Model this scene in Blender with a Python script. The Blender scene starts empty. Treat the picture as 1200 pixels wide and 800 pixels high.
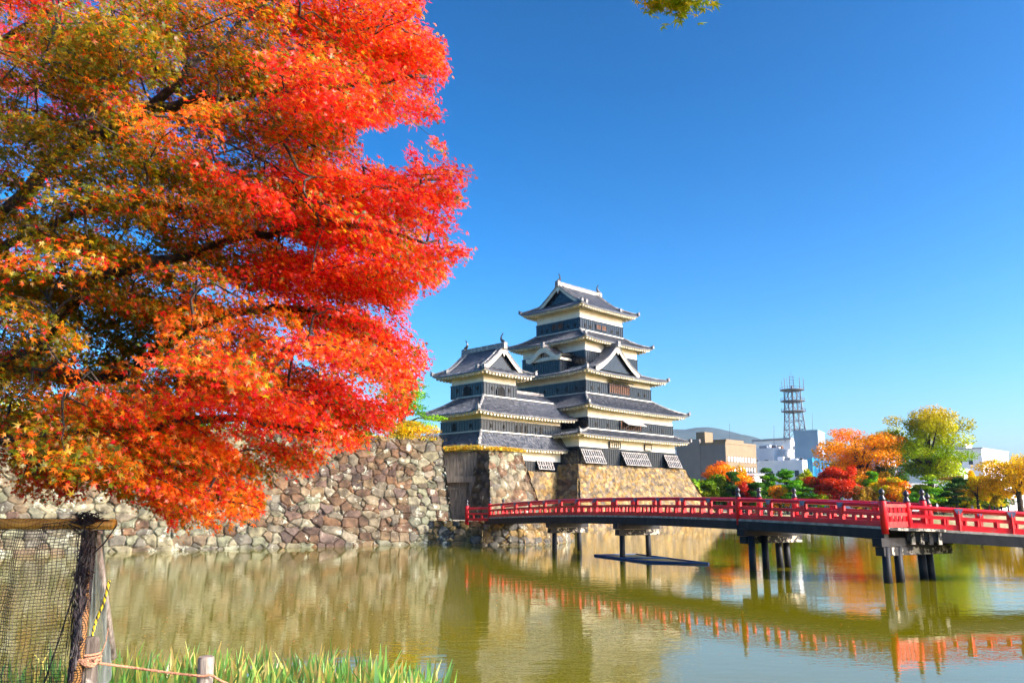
import bpy, bmesh, math, random
import numpy as np
from mathutils import Vector, Matrix

sc = bpy.context.scene
R = math.radians
random.seed(7); rng = np.random.default_rng(11)

# ------------------------------------------------------------------ camera, sky, sun, exposure
F = 960.0; TILT = math.atan(191/960.0); CAMH = 2.9
cam = bpy.data.cameras.new('camera'); cam.sensor_width = 36; cam.lens = 36*F/1200
cam.clip_start = .05; cam.clip_end = 30000
camo = bpy.data.objects.new('camera', cam); sc.collection.objects.link(camo)
camo.location = (0, 0, CAMH); camo.rotation_euler = (math.pi/2+TILT, 0, 0); sc.camera = camo

SUN_AZ, SUN_EL = 113.0, 28.0        # azimuth clockwise from +Y
w = bpy.data.worlds.new('World'); sc.world = w; w.use_nodes = True
nt = w.node_tree; bg = nt.nodes['Background']
sky = nt.nodes.new('ShaderNodeTexSky'); sky.sky_type = 'NISHITA'; sky.sun_disc = False
sky.sun_elevation = R(SUN_EL); sky.sun_rotation = R(SUN_AZ); sky.altitude = 600
sky.air_density = 1.0; sky.dust_density = 3.4; sky.ozone_density = 3.5
hs = nt.nodes.new('ShaderNodeHueSaturation'); hs.inputs['Saturation'].default_value = 1.15
hs.inputs['Hue'].default_value = .490
gm = nt.nodes.new('ShaderNodeGamma'); gm.inputs[1].default_value = 1.75
nt.links.new(sky.outputs[0], gm.inputs[0]); nt.links.new(gm.outputs[0], hs.inputs['Color']); nt.links.new(hs.outputs[0], bg.inputs[0])
bg.inputs[1].default_value = .069
sl = bpy.data.lights.new('sun', 'SUN'); sl.energy = 4.2; sl.angle = R(.53); sl.color = (1, .93, .8)
so = bpy.data.objects.new('sun', sl); sc.collection.objects.link(so)
sd = Vector((math.sin(R(SUN_AZ))*math.cos(R(SUN_EL)), math.cos(R(SUN_AZ))*math.cos(R(SUN_EL)), math.sin(R(SUN_EL))))
so.rotation_euler = sd.to_track_quat('Z', 'Y').to_euler(); so.location = (60, -20, 60)
sc.view_settings.view_transform = 'Standard'; sc.view_settings.look = 'None'
sc.view_settings.exposure = 0.68; sc.view_settings.gamma = 1; sc.view_settings.use_curve_mapping = False
sc.cycles.max_bounces = 7; sc.cycles.diffuse_bounces = 3; sc.cycles.glossy_bounces = 3
sc.cycles.transmission_bounces = 5; sc.cycles.volume_bounces = 0; sc.cycles.use_denoising = True
sc.cycles.caustics_reflective = False; sc.cycles.caustics_refractive = False

# ------------------------------------------------------------------ helpers
def ray(px, py):
    v = (400-py)/F
    return np.array([(px-600)/F, math.cos(TILT)-v*math.sin(TILT), math.sin(TILT)+v*math.cos(TILT)])
def at(px, py, Y):
    d = ray(px, py); k = Y/d[1]; return np.array([d[0]*k, Y, CAMH+d[2]*k])
def ground_at(px, py, z=0.):
    d = ray(px, py); k = (z-CAMH)/d[2]; return d*k+np.array([0, 0, CAMH])
def project(P):
    P = np.asarray(P)-np.array([0, 0, CAMH])
    c, s = math.cos(TILT), math.sin(TILT)
    dep = P[..., 1]*c+P[..., 2]*s; up = -P[..., 1]*s+P[..., 2]*c
    return 600+F*P[..., 0]/dep, 400-F*up/dep

def tag(o, label=None, cat=None, group=None, kind=None):
    if label: o['label'] = label
    if cat: o['category'] = cat
    if group: o['group'] = group
    if kind: o['kind'] = kind
    return o
def empty(name, loc, rz=0):
    o = bpy.data.objects.new(name, None); sc.collection.objects.link(o)
    o.location = loc; o.rotation_euler = (0, 0, rz); o.empty_display_size = .3
    return o
def copy_tree(o, parent=None):
    c = o.copy(); sc.collection.objects.link(c)
    if parent: c.parent = parent
    for ch in list(o.children): copy_tree(ch, c)
    return c

class MB:
    """collects vertices and faces, then links them as one mesh object"""
    def __init__(s, off=(0, 0, 0)):
        s.v = []; s.f = []; s.m = []; s.n = 0; s.off = np.array(off, float); s.M = None; s.col = []
    def add(s, verts, faces, mi=0, col=None):
        v = np.asarray(verts, float).reshape(-1, 3)
        if s.M is not None: v = v@s.M[:3, :3].T+s.M[:3, 3]
        s.v.append(v); n = s.n
        s.f.extend([tuple(int(i)+n for i in f) for f in faces]); s.m.extend([mi]*len(faces)); s.n += len(v)
        s.col.extend([col]*len(faces))
    def box(s, lo, hi, mi=0):
        x0, y0, z0 = lo; x1, y1, z1 = hi
        s.add([(x0,y0,z0),(x1,y0,z0),(x1,y1,z0),(x0,y1,z0),(x0,y0,z1),(x1,y0,z1),(x1,y1,z1),(x0,y1,z1)],
              [(0,3,2,1),(4,5,6,7),(0,1,5,4),(1,2,6,5),(2,3,7,6),(3,0,4,7)], mi)
    def beam(s, a, b, wd, ht, mi=0, up=(0, 0, 1)):
        a = np.array(a, float); b = np.array(b, float); d = b-a; d /= np.linalg.norm(d)
        u = np.array(up, float); sd_ = np.cross(d, u); sd_ /= np.linalg.norm(sd_)+1e-9; u = np.cross(sd_, d)
        vs = []
        for p in (a, b):
            for i, j in ((-1,-1),(1,-1),(1,1),(-1,1)): vs.append(p+sd_*wd/2*i+u*ht/2*j)
        s.add(vs, [(0,3,2,1),(4,5,6,7),(0,1,5,4),(1,2,6,5),(2,3,7,6),(3,0,4,7)][::1], mi)
    def tube(s, pts, rad, n=8, mi=0, cap=True, jit=0):
        pts = [np.array(p, float) for p in pts]
        if np.isscalar(rad): rad = [rad]*len(pts)
        vs = []; fs = []; prev = None
        for i, p in enumerate(pts):
            d = pts[min(i+1, len(pts)-1)]-pts[max(i-1, 0)]; d = d/(np.linalg.norm(d)+1e-9)
            if prev is None:
                h = np.array([0, 0, 1.]) if abs(d[2]) < .9 else np.array([1., 0, 0])
            else: h = prev
            a = np.cross(d, h); a /= np.linalg.norm(a)+1e-9; b = np.cross(a, d); prev = b
            for k in range(n):
                t = 2*math.pi*k/n; r = rad[i]*(1+random.uniform(-jit, jit))
                vs.append(p+r*(a*math.cos(t)+b*math.sin(t)))
        for i in range(len(pts)-1):
            for k in range(n):
                fs.append((i*n+k, i*n+(k+1)%n, (i+1)*n+(k+1)%n, (i+1)*n+k))
        if cap:
            fs.append(tuple(range(n))[::-1]); fs.append(tuple((len(pts)-1)*n+k for k in range(n)))
        s.add(vs, fs, mi)
    def lathe(s, c, prof, n=12, mi=0):
        vs = []; fs = []
        for r, z in prof:
            for k in range(n):
                t = 2*math.pi*k/n; vs.append((c[0]+r*math.cos(t), c[1]+r*math.sin(t), c[2]+z))
        for i in range(len(prof)-1):
            for k in range(n): fs.append((i*n+k, i*n+(k+1)%n, (i+1)*n+(k+1)%n, (i+1)*n+k))
        fs.append(tuple(range(n))[::-1]); fs.append(tuple((len(prof)-1)*n+k for k in range(n)))
        s.add(vs, fs, mi)
    def grid(s, G, mi=0, flip=False):
        G = np.asarray(G, float); a, b = G.shape[:2]
        i = np.arange((a-1)*b).reshape(a-1, b)[:, :-1].ravel()
        fs = np.stack([i, i+1, i+b+1, i+b], 1)
        if flip: fs = fs[:, ::-1]
        s.add(G.reshape(-1, 3), fs, mi)
    def build(s, name, mats, parent=None, smooth=False):
        me = bpy.data.meshes.new(name)
        V = (np.concatenate(s.v) if s.v else np.zeros((0, 3)))-s.off
        me.from_pydata(V.tolist(), [], s.f)
        if not isinstance(mats, (list, tuple)): mats = [mats]
        for m in mats: me.materials.append(m)
        if len(mats) > 1: me.polygons.foreach_set('material_index', s.m)
        if smooth: me.polygons.foreach_set('use_smooth', [True]*len(me.polygons))
        if any(c is not None for c in s.col):
            at_ = me.attributes.new('col', 'FLOAT_COLOR', 'FACE')
            at_.data.foreach_set('color', np.array([(*(c if c is not None else (1, 1, 1)), 1) for c in s.col], np.float32).ravel())
        me.update(); me.validate()
        o = bpy.data.objects.new(name, me); sc.collection.objects.link(o)
        if parent: o.parent = parent
        return o

def mesh_np(name, V, Q, mats, parent=None, col=None, dom='FACE', smooth=False, loc=None):
    """fast: V (n,3), Q (m,4) quads"""
    me = bpy.data.meshes.new(name); V = np.asarray(V, np.float32); Q = np.asarray(Q, np.int32); k = Q.shape[1]
    if loc is not None: V = V-np.asarray(loc, np.float32)
    me.vertices.add(len(V)); me.vertices.foreach_set('co', V.ravel())
    me.loops.add(Q.size); me.loops.foreach_set('vertex_index', Q.ravel())
    me.polygons.add(len(Q)); me.polygons.foreach_set('loop_start', np.arange(0, Q.size, k, dtype=np.int32))
    me.polygons.foreach_set('loop_total', np.full(len(Q), k, np.int32))
    if smooth: me.polygons.foreach_set('use_smooth', np.ones(len(Q), bool))
    for m in (mats if isinstance(mats, (list, tuple)) else [mats]): me.materials.append(m)
    if col is not None:
        a = me.attributes.new('col', 'FLOAT_COLOR', dom)
        c4 = np.ones((len(col), 4), np.float32); c4[:, :3] = col; a.data.foreach_set('color', c4.ravel())
    me.update(calc_edges=True); me.validate()
    o = bpy.data.objects.new(name, me); sc.collection.objects.link(o)
    if parent: o.parent = parent
    return o

def frame_from(nv, rnd):
    """orthonormal frames: normal nv (n,3), random spin"""
    n = nv/np.linalg.norm(nv, axis=1, keepdims=True)
    h = np.where(np.abs(n[:, 2:3]) < .9, np.array([[0, 0, 1.]]), np.array([[1., 0, 0]]))
    a = np.cross(h, n); a /= np.linalg.norm(a, axis=1, keepdims=True); b = np.cross(n, a)
    c, s = np.cos(rnd)[:, None], np.sin(rnd)[:, None]
    return a*c+b*s, -a*s+b*c, n

# ---- materials
def nd(nt, t, **k):
    n = nt.nodes.new(t)
    for a, b in k.items(): setattr(n, a, b)
    return n
def mat(name, c1, c2=None, rough=.65, scale=2., bump=0., bscale=12., spec=.4, detail=5, stretch=(1, 1, 1), attr=False, lo=.35, hi=.65, metal=0, coat=0, c3=None, c3scale=.6, c3lo=.55, c3hi=.7):
    m = bpy.data.materials.new(name); m.use_nodes = True; nt = m.node_tree
    p = nt.nodes['Principled BSDF']; p.inputs['Roughness'].default_value = rough
    p.inputs['Specular IOR Level'].default_value = spec; p.inputs['Metallic'].default_value = metal
    p.inputs['Coat Weight'].default_value = coat
    geo = nd(nt, 'ShaderNodeNewGeometry'); mp = nd(nt, 'ShaderNodeMapping'); mp.inputs['Scale'].default_value = stretch
    nt.links.new(geo.outputs['Position'], mp.inputs[0])
    nz = nd(nt, 'ShaderNodeTexNoise'); nz.inputs['Scale'].default_value = scale; nz.inputs['Detail'].default_value = detail
    nt.links.new(mp.outputs[0], nz.inputs['Vector'])
    mr = nd(nt, 'ShaderNodeMapRange'); mr.inputs[1].default_value = lo; mr.inputs[2].default_value = hi
    nt.links.new(nz.outputs['Fac'], mr.inputs[0])
    mx = nd(nt, 'ShaderNodeMix', data_type='RGBA')
    if attr:
        at_ = nd(nt, 'ShaderNodeAttribute', attribute_name='col')
        mu = nd(nt, 'ShaderNodeMix', data_type='RGBA', blend_type='MULTIPLY'); mu.inputs[0].default_value = 1
        mx.inputs[6].default_value = (*c1, 1); mx.inputs[7].default_value = (*(c2 or c1), 1)
        nt.links.new(mr.outputs[0], mx.inputs[0])
        nt.links.new(at_.outputs['Color'], mu.inputs[6]); nt.links.new(mx.outputs[2], mu.inputs[7]); out = mu.outputs[2]
    else:
        mx.inputs[6].default_value = (*c1, 1); mx.inputs[7].default_value = (*(c2 or [x*1.35 for x in c1]), 1)
        nt.links.new(mr.outputs[0], mx.inputs[0]); out = mx.outputs[2]
    if c3:
        n3 = nd(nt, 'ShaderNodeTexNoise'); n3.inputs['Scale'].default_value = c3scale; n3.inputs['Detail'].default_value = 6
        n3.inputs['Roughness'].default_value = .65
        nt.links.new(geo.outputs['Position'], n3.inputs['Vector'])
        m3 = nd(nt, 'ShaderNodeMapRange'); m3.inputs[1].default_value = c3lo; m3.inputs[2].default_value = c3hi
        nt.links.new(n3.outputs['Fac'], m3.inputs[0])
        x3 = nd(nt, 'ShaderNodeMix', data_type='RGBA'); x3.inputs[7].default_value = (*c3, 1)
        nt.links.new(out, x3.inputs[6]); nt.links.new(m3.outputs[0], x3.inputs[0]); out = x3.outputs[2]
    nt.links.new(out, p.inputs['Base Color'])
    if bump:
        nb = nd(nt, 'ShaderNodeTexNoise'); nb.inputs['Scale'].default_value = bscale; nb.inputs['Detail'].default_value = 6
        nt.links.new(mp.outputs[0], nb.inputs['Vector'])
        bp = nd(nt, 'ShaderNodeBump'); bp.inputs['Strength'].default_value = bump; bp.inputs['Distance'].default_value = .05
        nt.links.new(nb.outputs['Fac'], bp.inputs['Height']); nt.links.new(bp.outputs[0], p.inputs['Normal'])
    return m
def leaf_mat(name, trans=.45, gloss=.06, rough=.45, sat=1.):
    m = bpy.data.materials.new(name); m.use_nodes = True; nt = m.node_tree
    for n in list(nt.nodes):
        if n.type == 'BSDF_PRINCIPLED': nt.nodes.remove(n)
    out = nt.nodes['Material Output']
    a = nd(nt, 'ShaderNodeAttribute', attribute_name='col')
    d = nd(nt, 'ShaderNodeBsdfDiffuse'); t = nd(nt, 'ShaderNodeBsdfTranslucent'); g = nd(nt, 'ShaderNodeBsdfGlossy')
    g.inputs['Roughness'].default_value = rough; g.inputs['Color'].default_value = (1, 1, 1, 1)
    m1 = nd(nt, 'ShaderNodeMixShader'); m1.inputs[0].default_value = trans
    m2 = nd(nt, 'ShaderNodeMixShader'); m2.inputs[0].default_value = gloss
    nt.links.new(a.outputs['Color'], d.inputs['Color']); nt.links.new(a.outputs['Color'], t.inputs['Color'])
    nt.links.new(d.outputs[0], m1.inputs[1]); nt.links.new(t.outputs[0], m1.inputs[2])
    nt.links.new(m1.outputs[0], m2.inputs[1]); nt.links.new(g.outputs[0], m2.inputs[2])
    nt.links.new(m2.outputs[0], out.inputs['Surface'])
    return m

PLASTER = mat('plaster', (.74, .70, .60), (.86, .82, .72), rough=.8, scale=1.2, bump=.1, bscale=8)
BOARD = mat('black_board', (.004, .007, .012), (.012, .018, .028), rough=.24, scale=3, stretch=(3, 3, .4), spec=.36)  # black lacquer; the blue tint imitates reflected sky
TILE = mat('roof_tile', (.016, .021, .032), (.11, .115, .13), rough=.36, scale=2.6, spec=.5, detail=9, c3=(.30, .29, .28), c3scale=3.6, c3lo=.57, c3hi=.68)
MORTAR = mat('ridge_mortar', (.45, .42, .36), (.62, .58, .5), rough=.8, scale=4)
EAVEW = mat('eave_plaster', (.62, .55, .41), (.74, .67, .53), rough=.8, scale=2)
BROWNW = mat('brown_wood', (.07, .026, .012), (.15, .055, .022), rough=.6, scale=6, stretch=(2, 2, .5))
GREYW = mat('grey_wood', (.30, .28, .27), (.46, .44, .42), rough=.75, scale=8, stretch=(2, 2, .5))
DARKIN = mat('dark_interior', (.012, .011, .010), (.02, .018, .016), rough=.9)
RED = mat('vermilion', (.60, .007, .018), (.70, .014, .022), rough=.36, scale=2, spec=.35, bump=.06, bscale=14, c3=(.48, .05, .045), c3scale=3.2, c3lo=.56, c3hi=.72)
IRON = mat('grey_metal', (.10, .12, .20), (.17, .19, .28), rough=.45, scale=8, metal=.4)
FINIAL = mat('finial_bronze', (.012, .011, .014), (.035, .03, .035), rough=.35, scale=9, spec=.6)
DARKWOOD = mat('bridge_timber', (.006, .007, .010), (.018, .019, .024), spec=.25, rough=.55, scale=3, stretch=(1, 1, .5), bump=.2, bscale=9)
PALEWOOD = mat('pale_timber', (.32, .28, .22), (.58, .52, .43), rough=.8, scale=5, bump=.3, c3=(.02, .02, .022), c3scale=3.5, c3lo=.43, c3hi=.5)  # pale timber mottled with near-black
DECKW = mat('deck_boards', (.20, .18, .15), (.42, .39, .34), rough=.8, scale=4)
STONE = mat('stone', (.14, .125, .112), (.44, .405, .365), rough=.9, scale=1.9, bump=.9, bscale=4, attr=True, detail=9, c3=(.36, .36, .28), c3scale=1.3, c3lo=.585, c3hi=.66)
STONEG = mat('stone_golden', (.19, .175, .155), (.55, .51, .45), rough=.9, scale=1.7, bump=.9, bscale=4, attr=True, detail=9)
BARK = mat('bark', (.025, .018, .014), (.075, .055, .042), rough=.9, scale=7, bump=.8, bscale=14, c3=(.14, .13, .11), c3scale=4, c3lo=.56, c3hi=.64)
EARTH = mat('earth', (.12, .10, .05), (.22, .17, .08), rough=.95, scale=1.5, bump=.4)
LEAF = leaf_mat('tree_leaves', .5, .012)
MAPLE = leaf_mat('maple_leaves', .62, .018, .4)
BLADE = leaf_mat('iris_blade', .3, .08, .35)
STRAW = leaf_mat('straw', .3, .02)

# ------------------------------------------------------------------ setting: water, ground, hills
def water_mat():
    m = bpy.data.materials.new('moat_water'); m.use_nodes = True; nt = m.node_tree
    p = nt.nodes['Principled BSDF']; p.inputs['Roughness'].default_value = .015
    p.inputs['IOR'].default_value = 1.45; p.inputs['Specular IOR Level'].default_value = .5
    geo = nd(nt, 'ShaderNodeNewGeometry')
    nz = nd(nt, 'ShaderNodeTexNoise'); nz.inputs['Scale'].default_value = .12; nz.inputs['Detail'].default_value = 4
    nt.links.new(geo.outputs['Position'], nz.inputs['Vector'])
    mx = nd(nt, 'ShaderNodeMix', data_type='RGBA')
    mx.inputs[6].default_value = (.138, .122, .001, 1); mx.inputs[7].default_value = (.170, .146, .002, 1)
    nt.links.new(nz.outputs['Fac'], mx.inputs[0]); nt.links.new(mx.outputs[2], p.inputs['Base Color'])
    hs_ = []
    for sc_, st, d in ((.6, (1, 1.7, 1), .0060), (2.2, (1, 2.2, 1), .0026), (6.5, (1, 1.8, 1), .0011)):
        mp = nd(nt, 'ShaderNodeMapping'); mp.inputs['Scale'].default_value = st; mp.inputs['Rotation'].default_value = (0, 0, R(-20))
        nt.links.new(geo.outputs['Position'], mp.inputs[0])
        n = nd(nt, 'ShaderNodeTexNoise'); n.inputs['Scale'].default_value = sc_; n.inputs['Detail'].default_value = 2
        nt.links.new(mp.outputs[0], n.inputs['Vector'])
        mu = nd(nt, 'ShaderNodeMath', operation='MULTIPLY'); mu.inputs[1].default_value = d
        nt.links.new(n.outputs['Fac'], mu.inputs[0]); hs_.append(mu)
    a1 = nd(nt, 'ShaderNodeMath', operation='ADD'); a2 = nd(nt, 'ShaderNodeMath', operation='ADD')
    nt.links.new(hs_[0].outputs[0], a1.inputs[0]); nt.links.new(hs_[1].outputs[0], a1.inputs[1])
    nt.links.new(a1.outputs[0], a2.inputs[0]); nt.links.new(hs_[2].outputs[0], a2.inputs[1])
    # calmer and rougher patches drifting over the moat
    np_ = nd(nt, 'ShaderNodeTexNoise'); np_.inputs['Scale'].default_value = .09; np_.inputs['Detail'].default_value = 3
    nt.links.new(geo.outputs['Position'], np_.inputs['Vector'])
    pr = nd(nt, 'ShaderNodeMapRange'); pr.inputs[1].default_value = .35; pr.inputs[2].default_value = .65
    pr.inputs[3].default_value = .3; pr.inputs[4].default_value = 1.35
    nt.links.new(np_.outputs['Fac'], pr.inputs[0])
    bp = nd(nt, 'ShaderNodeBump'); bp.inputs['Distance'].default_value = 1.0
    nt.links.new(pr.outputs[0], bp.inputs['Strength'])
    nt.links.new(a2.outputs[0], bp.inputs['Height']); nt.links.new(bp.outputs[0], p.inputs['Normal'])
    return m
mb = MB(); mb.grid([[(-120, 2, 0), (260, 2, 0)], [(-120, 150, 0), (260, 150, 0)]], flip=False)
tag(mb.build('water', water_mat()), kind='structure')

GRASSY = mat('bank_soil', (.06, .065, .015), (.16, .13, .05), rough=.95, scale=1.2, bump=.5, bscale=6)
SANDY = mat('park_ground', (.30, .25, .15), (.42, .35, .22), rough=.95, scale=.4, bump=.2, c3=(.13, .15, .04), c3scale=.08, c3lo=.5, c3hi=.6)
def land(name, line, z_top, back, mt, slope=1.2, zb=-.6):
    """a strip of land whose shore follows `line` and whose far edge is `back`"""
    m_ = MB(); line = np.array(line, float); back = np.array(back, float)
    rows = []
    n = len(line); xs = np.linspace(0, 1, 90); t = np.linspace(0, 1, n)
    li = np.stack([np.interp(xs, t, line[:, 0]), np.interp(xs, t, line[:, 1])], 1)
    tb = np.linspace(0, 1, len(back)); bi = np.stack([np.interp(xs, tb, back[:, 0]), np.interp(xs, tb, back[:, 1])], 1)
    dr = bi-li; dr /= np.linalg.norm(dr, axis=1, keepdims=True)+1e-9
    rough_ = np.random.default_rng(3).normal(0, .06, (90, 2))
    rows.append(np.c_[li-dr*slope+rough_, np.full(90, zb)]); rows.append(np.c_[li-dr*slope*.35+rough_, np.full(90, z_top*.55)])
    rows.append(np.c_[li+rough_*.5, np.full(90, z_top)])
    for k in (.04, .15, .4, 1): rows.append(np.c_[li+(bi-li)*k, np.full(90, z_top)+(np.random.default_rng(5).normal(0, .04, 90) if k < 1 else 0)])
    m_.grid(np.array(rows), flip=False)
    return tag(m_.build(name, mt, smooth=True), kind='structure')
# the near bank and the right-hand bank where the bridge lands (outside the frame)
land('near_bank', [(-70, 6.8), (-12, 7.0), (0, 7.15), (7, 7.4), (13, 12), (28, 29), (36, 42), (90, 118)], 1.25,
     [(-70, -60), (-12, -60), (0, -60), (20, -60), (60, -50), (100, -20), (150, 20), (260, 90)], GRASSY)
# the ground beyond the moat: one sheet to the horizon
land('ground', [(-400, 139), (0, 139), (40, 139), (80, 139), (140, 139), (400, 139)], 1.2,
     [(-6000, 7000), (-2000, 7000), (0, 7000), (2000, 7000), (4000, 7000), (6000, 7000)], SANDY)
mb = MB()
mb.grid([[(-400, 135, -.62), (400, 135, -.62)], [(-400, -60, -.62), (400, -60, -.62)]], flip=True)
tag(mb.build('moat_bed', EARTH), kind='structure')

HILLM = mat('hazy_hill_forest', (.03, .045, .045), (.055, .075, .075), rough=1, scale=.01, detail=8, spec=0)  # bluish tint puts part of the distance haze into the forest colour
def hills(name, xs, ys, Y, depth):
    prof = np.interp(np.arange(min(xs), max(xs)+1, 4), xs, ys)
    px = np.arange(min(xs), max(xs)+1, 4); rows = []
    for k in range(9):
        f = k/8; r_ = np.random.default_rng(40+k)
        hgt = math.sin(f*math.pi/2)
        row = []
        for x, y in zip(px, prof):
            p = at(x, y+r_.normal(0, .12)*(k == 8)+.4*math.sin(x*.05+k), Y); s = (Y-depth*(1-f))/Y
            row.append((p[0]*s, p[1]*s, max(1, (p[2]-1)*hgt*(1+.05*math.sin(x*.045+k*2)*(k < 8))+1)))
        rows.append(row)
    last = [(x*1.3, y*1.3, 1) for x, y, z in rows[-1]]; rows.append(last)
    m_ = MB(); m_.grid(np.array(rows), flip=False)
    return tag(m_.build(name, HILLM, smooth=True), kind='structure')
hills('hills', [-500, -300, 0, 200, 400, 600, 700, 790, 815, 830, 850, 870, 890, 905, 930, 960, 1000, 1020, 1045, 1080, 1130, 1200, 1400, 1700],
      [500, 480, 500, 530, 520, 510, 500, 503, 504, 505.5, 509, 511, 516, 523, 533, 530, 524, 522, 527, 540, 552, 556, 545, 560], 5200, 1300)

# ------------------------------------------------------------------ stone walls
def vnoise(x, y, seed):
    r_ = np.random.default_rng(seed); o = np.zeros_like(x)
    for k in range(7):
        a = r_.uniform(0, 6.28); f = 1.3*1.55**k; ph = r_.uniform(0, 6.28, 2)
        o += np.sin((x*math.cos(a)+y*math.sin(a))*f+ph[0])*np.sin((-x*math.sin(a)*.7+y*math.cos(a))*f*1.1+ph[1])/1.45**k
    return o*.4
def stone_wall(name, A, B, C, D, size, palette, step=.08, depth=.16, seed=1, parent=None, bow=0., corner=(False, False), m=STONE, pal_fn=None, asp=1.35, loc=None, small=.35):
    """A bottom-left, B bottom-right, C top-right, D top-left as seen from outside; every stone is modelled in relief"""
    A, B, C, D = [np.array(p, float) for p in (A, B, C, D)]
    W = (np.linalg.norm(B-A)+np.linalg.norm(C-D))/2; Hh = (np.linalg.norm(D-A)+np.linalg.norm(C-B))/2
    r_ = np.random.default_rng(seed)
    nx, ny = max(8, int(W/step)), max(6, int(Hh/step))
    u, v = np.meshgrid(np.linspace(0, 1, nx), np.linspace(0, 1, ny))
    x, y = u*W, v*Hh
    seeds = []; yy = 0
    while yy < Hh+size:
        hr = size*r_.uniform(.62, 1.25); xx = -size*r_.uniform(0, 1)
        while xx < W+size:
            wd = size*asp*r_.choice([.5, .7, .95, 1.2, 1.6, 2.2])*r_.uniform(.85, 1.15)
            if corner[1] and xx+wd > W-size*1.1: wd = size*asp*1.3
            seeds.append((xx+wd/2+r_.normal(0, .08)*size, yy+hr/2+r_.normal(0, .13)*size, r_.uniform(-.08, .12)*size, 1))
            if r_.random() < small: seeds.append((xx+r_.normal(0, .1)*size, yy+hr*r_.uniform(-.1, .15), -.22*size, 0))
            xx += wd
        yy += hr
    S = np.array(seeds)
    wx = x+vnoise(x/size*.9, y/size*.9, seed+1)*.16*size; wy = y+vnoise(x/size*.9+9, y/size*.9, seed+2)*.14*size
    f1 = np.full(x.size, 9e9); f2 = f1.copy(); idx = np.zeros(x.size, int)
    X, Y = wx.ravel(), wy.ravel()
    for i, (sx, sy, wgt, big) in enumerate(S):
        k = np.where((np.abs(X-sx) < size*3.2) & (np.abs(Y-sy) < size*2.4))[0]
        if not len(k): continue
        dx = np.abs(X[k]-sx)/asp; dy = np.abs(Y[k]-sy)
        d = (dx**3.6+dy**3.6)**(1/3.6)-wgt
        a = d < f1[k]; b = (~a) & (d < f2[k])
        f2[k[a]] = f1[k[a]]; f1[k[a]] = d[a]; idx[k[a]] = i; f2[k[b]] = d[b]
    e = np.clip((f2-f1)/(.12*size)-.14, 0, 1)
    prof = 1-(1-e)**2.0
    tx, ty, of = r_.normal(0, .16, len(S)), r_.normal(-.03, .18, len(S)), r_.uniform(-.45, .3, len(S))
    lx, ly = X-S[idx, 0], Y-S[idx, 1]
    hgt = depth*(prof*(1+of[idx]*.6)-.75)+(lx*tx[idx]+ly*ty[idx])*.5*prof*depth/.16
    hgt += vnoise(X*3.1, Y*3.1, seed+5)*.022*prof*depth/.16
    P = (A*(1-u[..., None])*(1-v[..., None])+B*u[..., None]*(1-v[..., None])+C*u[..., None]*v[..., None]+D*(1-u[..., None])*v[..., None])
    n = np.cross(B-A, D-A); n /= np.linalg.norm(n)
    bowv = -bow*4*(v*(1-v)) if bow else 0*v
    edge = np.minimum(1, np.minimum(u*W, (1-u)*W)/.12)*0+1
    P = P+n*(hgt.reshape(u.shape)+bowv)[..., None]*edge[..., None]
    pal = np.array(palette, float)
    ci = r_.integers(0, len(pal), len(S)); sc_col = pal[ci]*r_.uniform(.62, 1.1, (len(S), 1))
    if pal_fn: sc_col = pal_fn(S, W, Hh, sc_col, r_)
    col = sc_col[idx]
    q = np.arange((ny-1)*nx).reshape(ny-1, nx)[:, :-1].ravel(); Q = np.stack([q, q+1, q+nx+1, q+nx], 1)
    return mesh_np(name, P.reshape(-1, 3), Q, m, parent, np.clip(col, 0, 1), 'POINT', True, loc)

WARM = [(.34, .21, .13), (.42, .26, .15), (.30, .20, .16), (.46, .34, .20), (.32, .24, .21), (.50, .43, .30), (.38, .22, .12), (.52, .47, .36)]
PALE = [(.56, .54, .36), (.48, .52, .36), (.60, .58, .42), (.38, .37, .31), (.48, .38, .25), (.53, .56, .42)]
GOLD = [(.66, .46, .18), (.58, .42, .19), (.52, .40, .22), (.46, .37, .25), (.70, .54, .28), (.40, .32, .23), (.60, .38, .13), (.40, .35, .29)]
def wall_colours(S, W, Hh, c, r_):
    f = S[:, 0]/W; pal = np.array(PALE)
    p = np.clip((.80-f)/.10, 0, 1)*.9+np.where(S[:, 1] < 1.0, .45, 0)+np.where((f > .93), .55, 0)
    pick = r_.random(len(S)) < p
    c = c.copy(); c[pick] = pal[r_.integers(0, len(pal), pick.sum())]*r_.uniform(.75, 1.05, (pick.sum(), 1))
    return c
u1 = np.array([.87, .494]); n1 = np.array([-.494, .87])
wr = np.array([-6.36, 62.82])+u1*2.42; wl = wr-u1*50
def p3(p, z): return (p[0], p[1], z)
wt_r = np.array([-5.62, 65.4]); wt_l = wl+n1*1.9
root = empty('moat_wall', p3((wr+wl)/2, 0))
L0 = p3((wr+wl)/2, 0)
stone_wall('front_face', p3(wl, -.35), p3(wr, -.35), p3(wt_r, 7.98), p3(wt_l, 7.98), .62, WARM, .05, .19, 21, root, bow=.25, corner=(False, True), pal_fn=wall_colours, loc=L0)
back_r = wr+n1*11+u1*1.2; backt = wt_r+n1*9.5+u1*.4
stone_wall('side_face', p3(wr, -.35), p3(back_r, -.35), p3(backt, 7.98), p3(wt_r, 7.98), .8, PALE+WARM, .09, .16, 22, root, loc=L0)
tag(root, 'long moat wall of rough brown and lichen pale stones rising from the water', 'stone wall')
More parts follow.
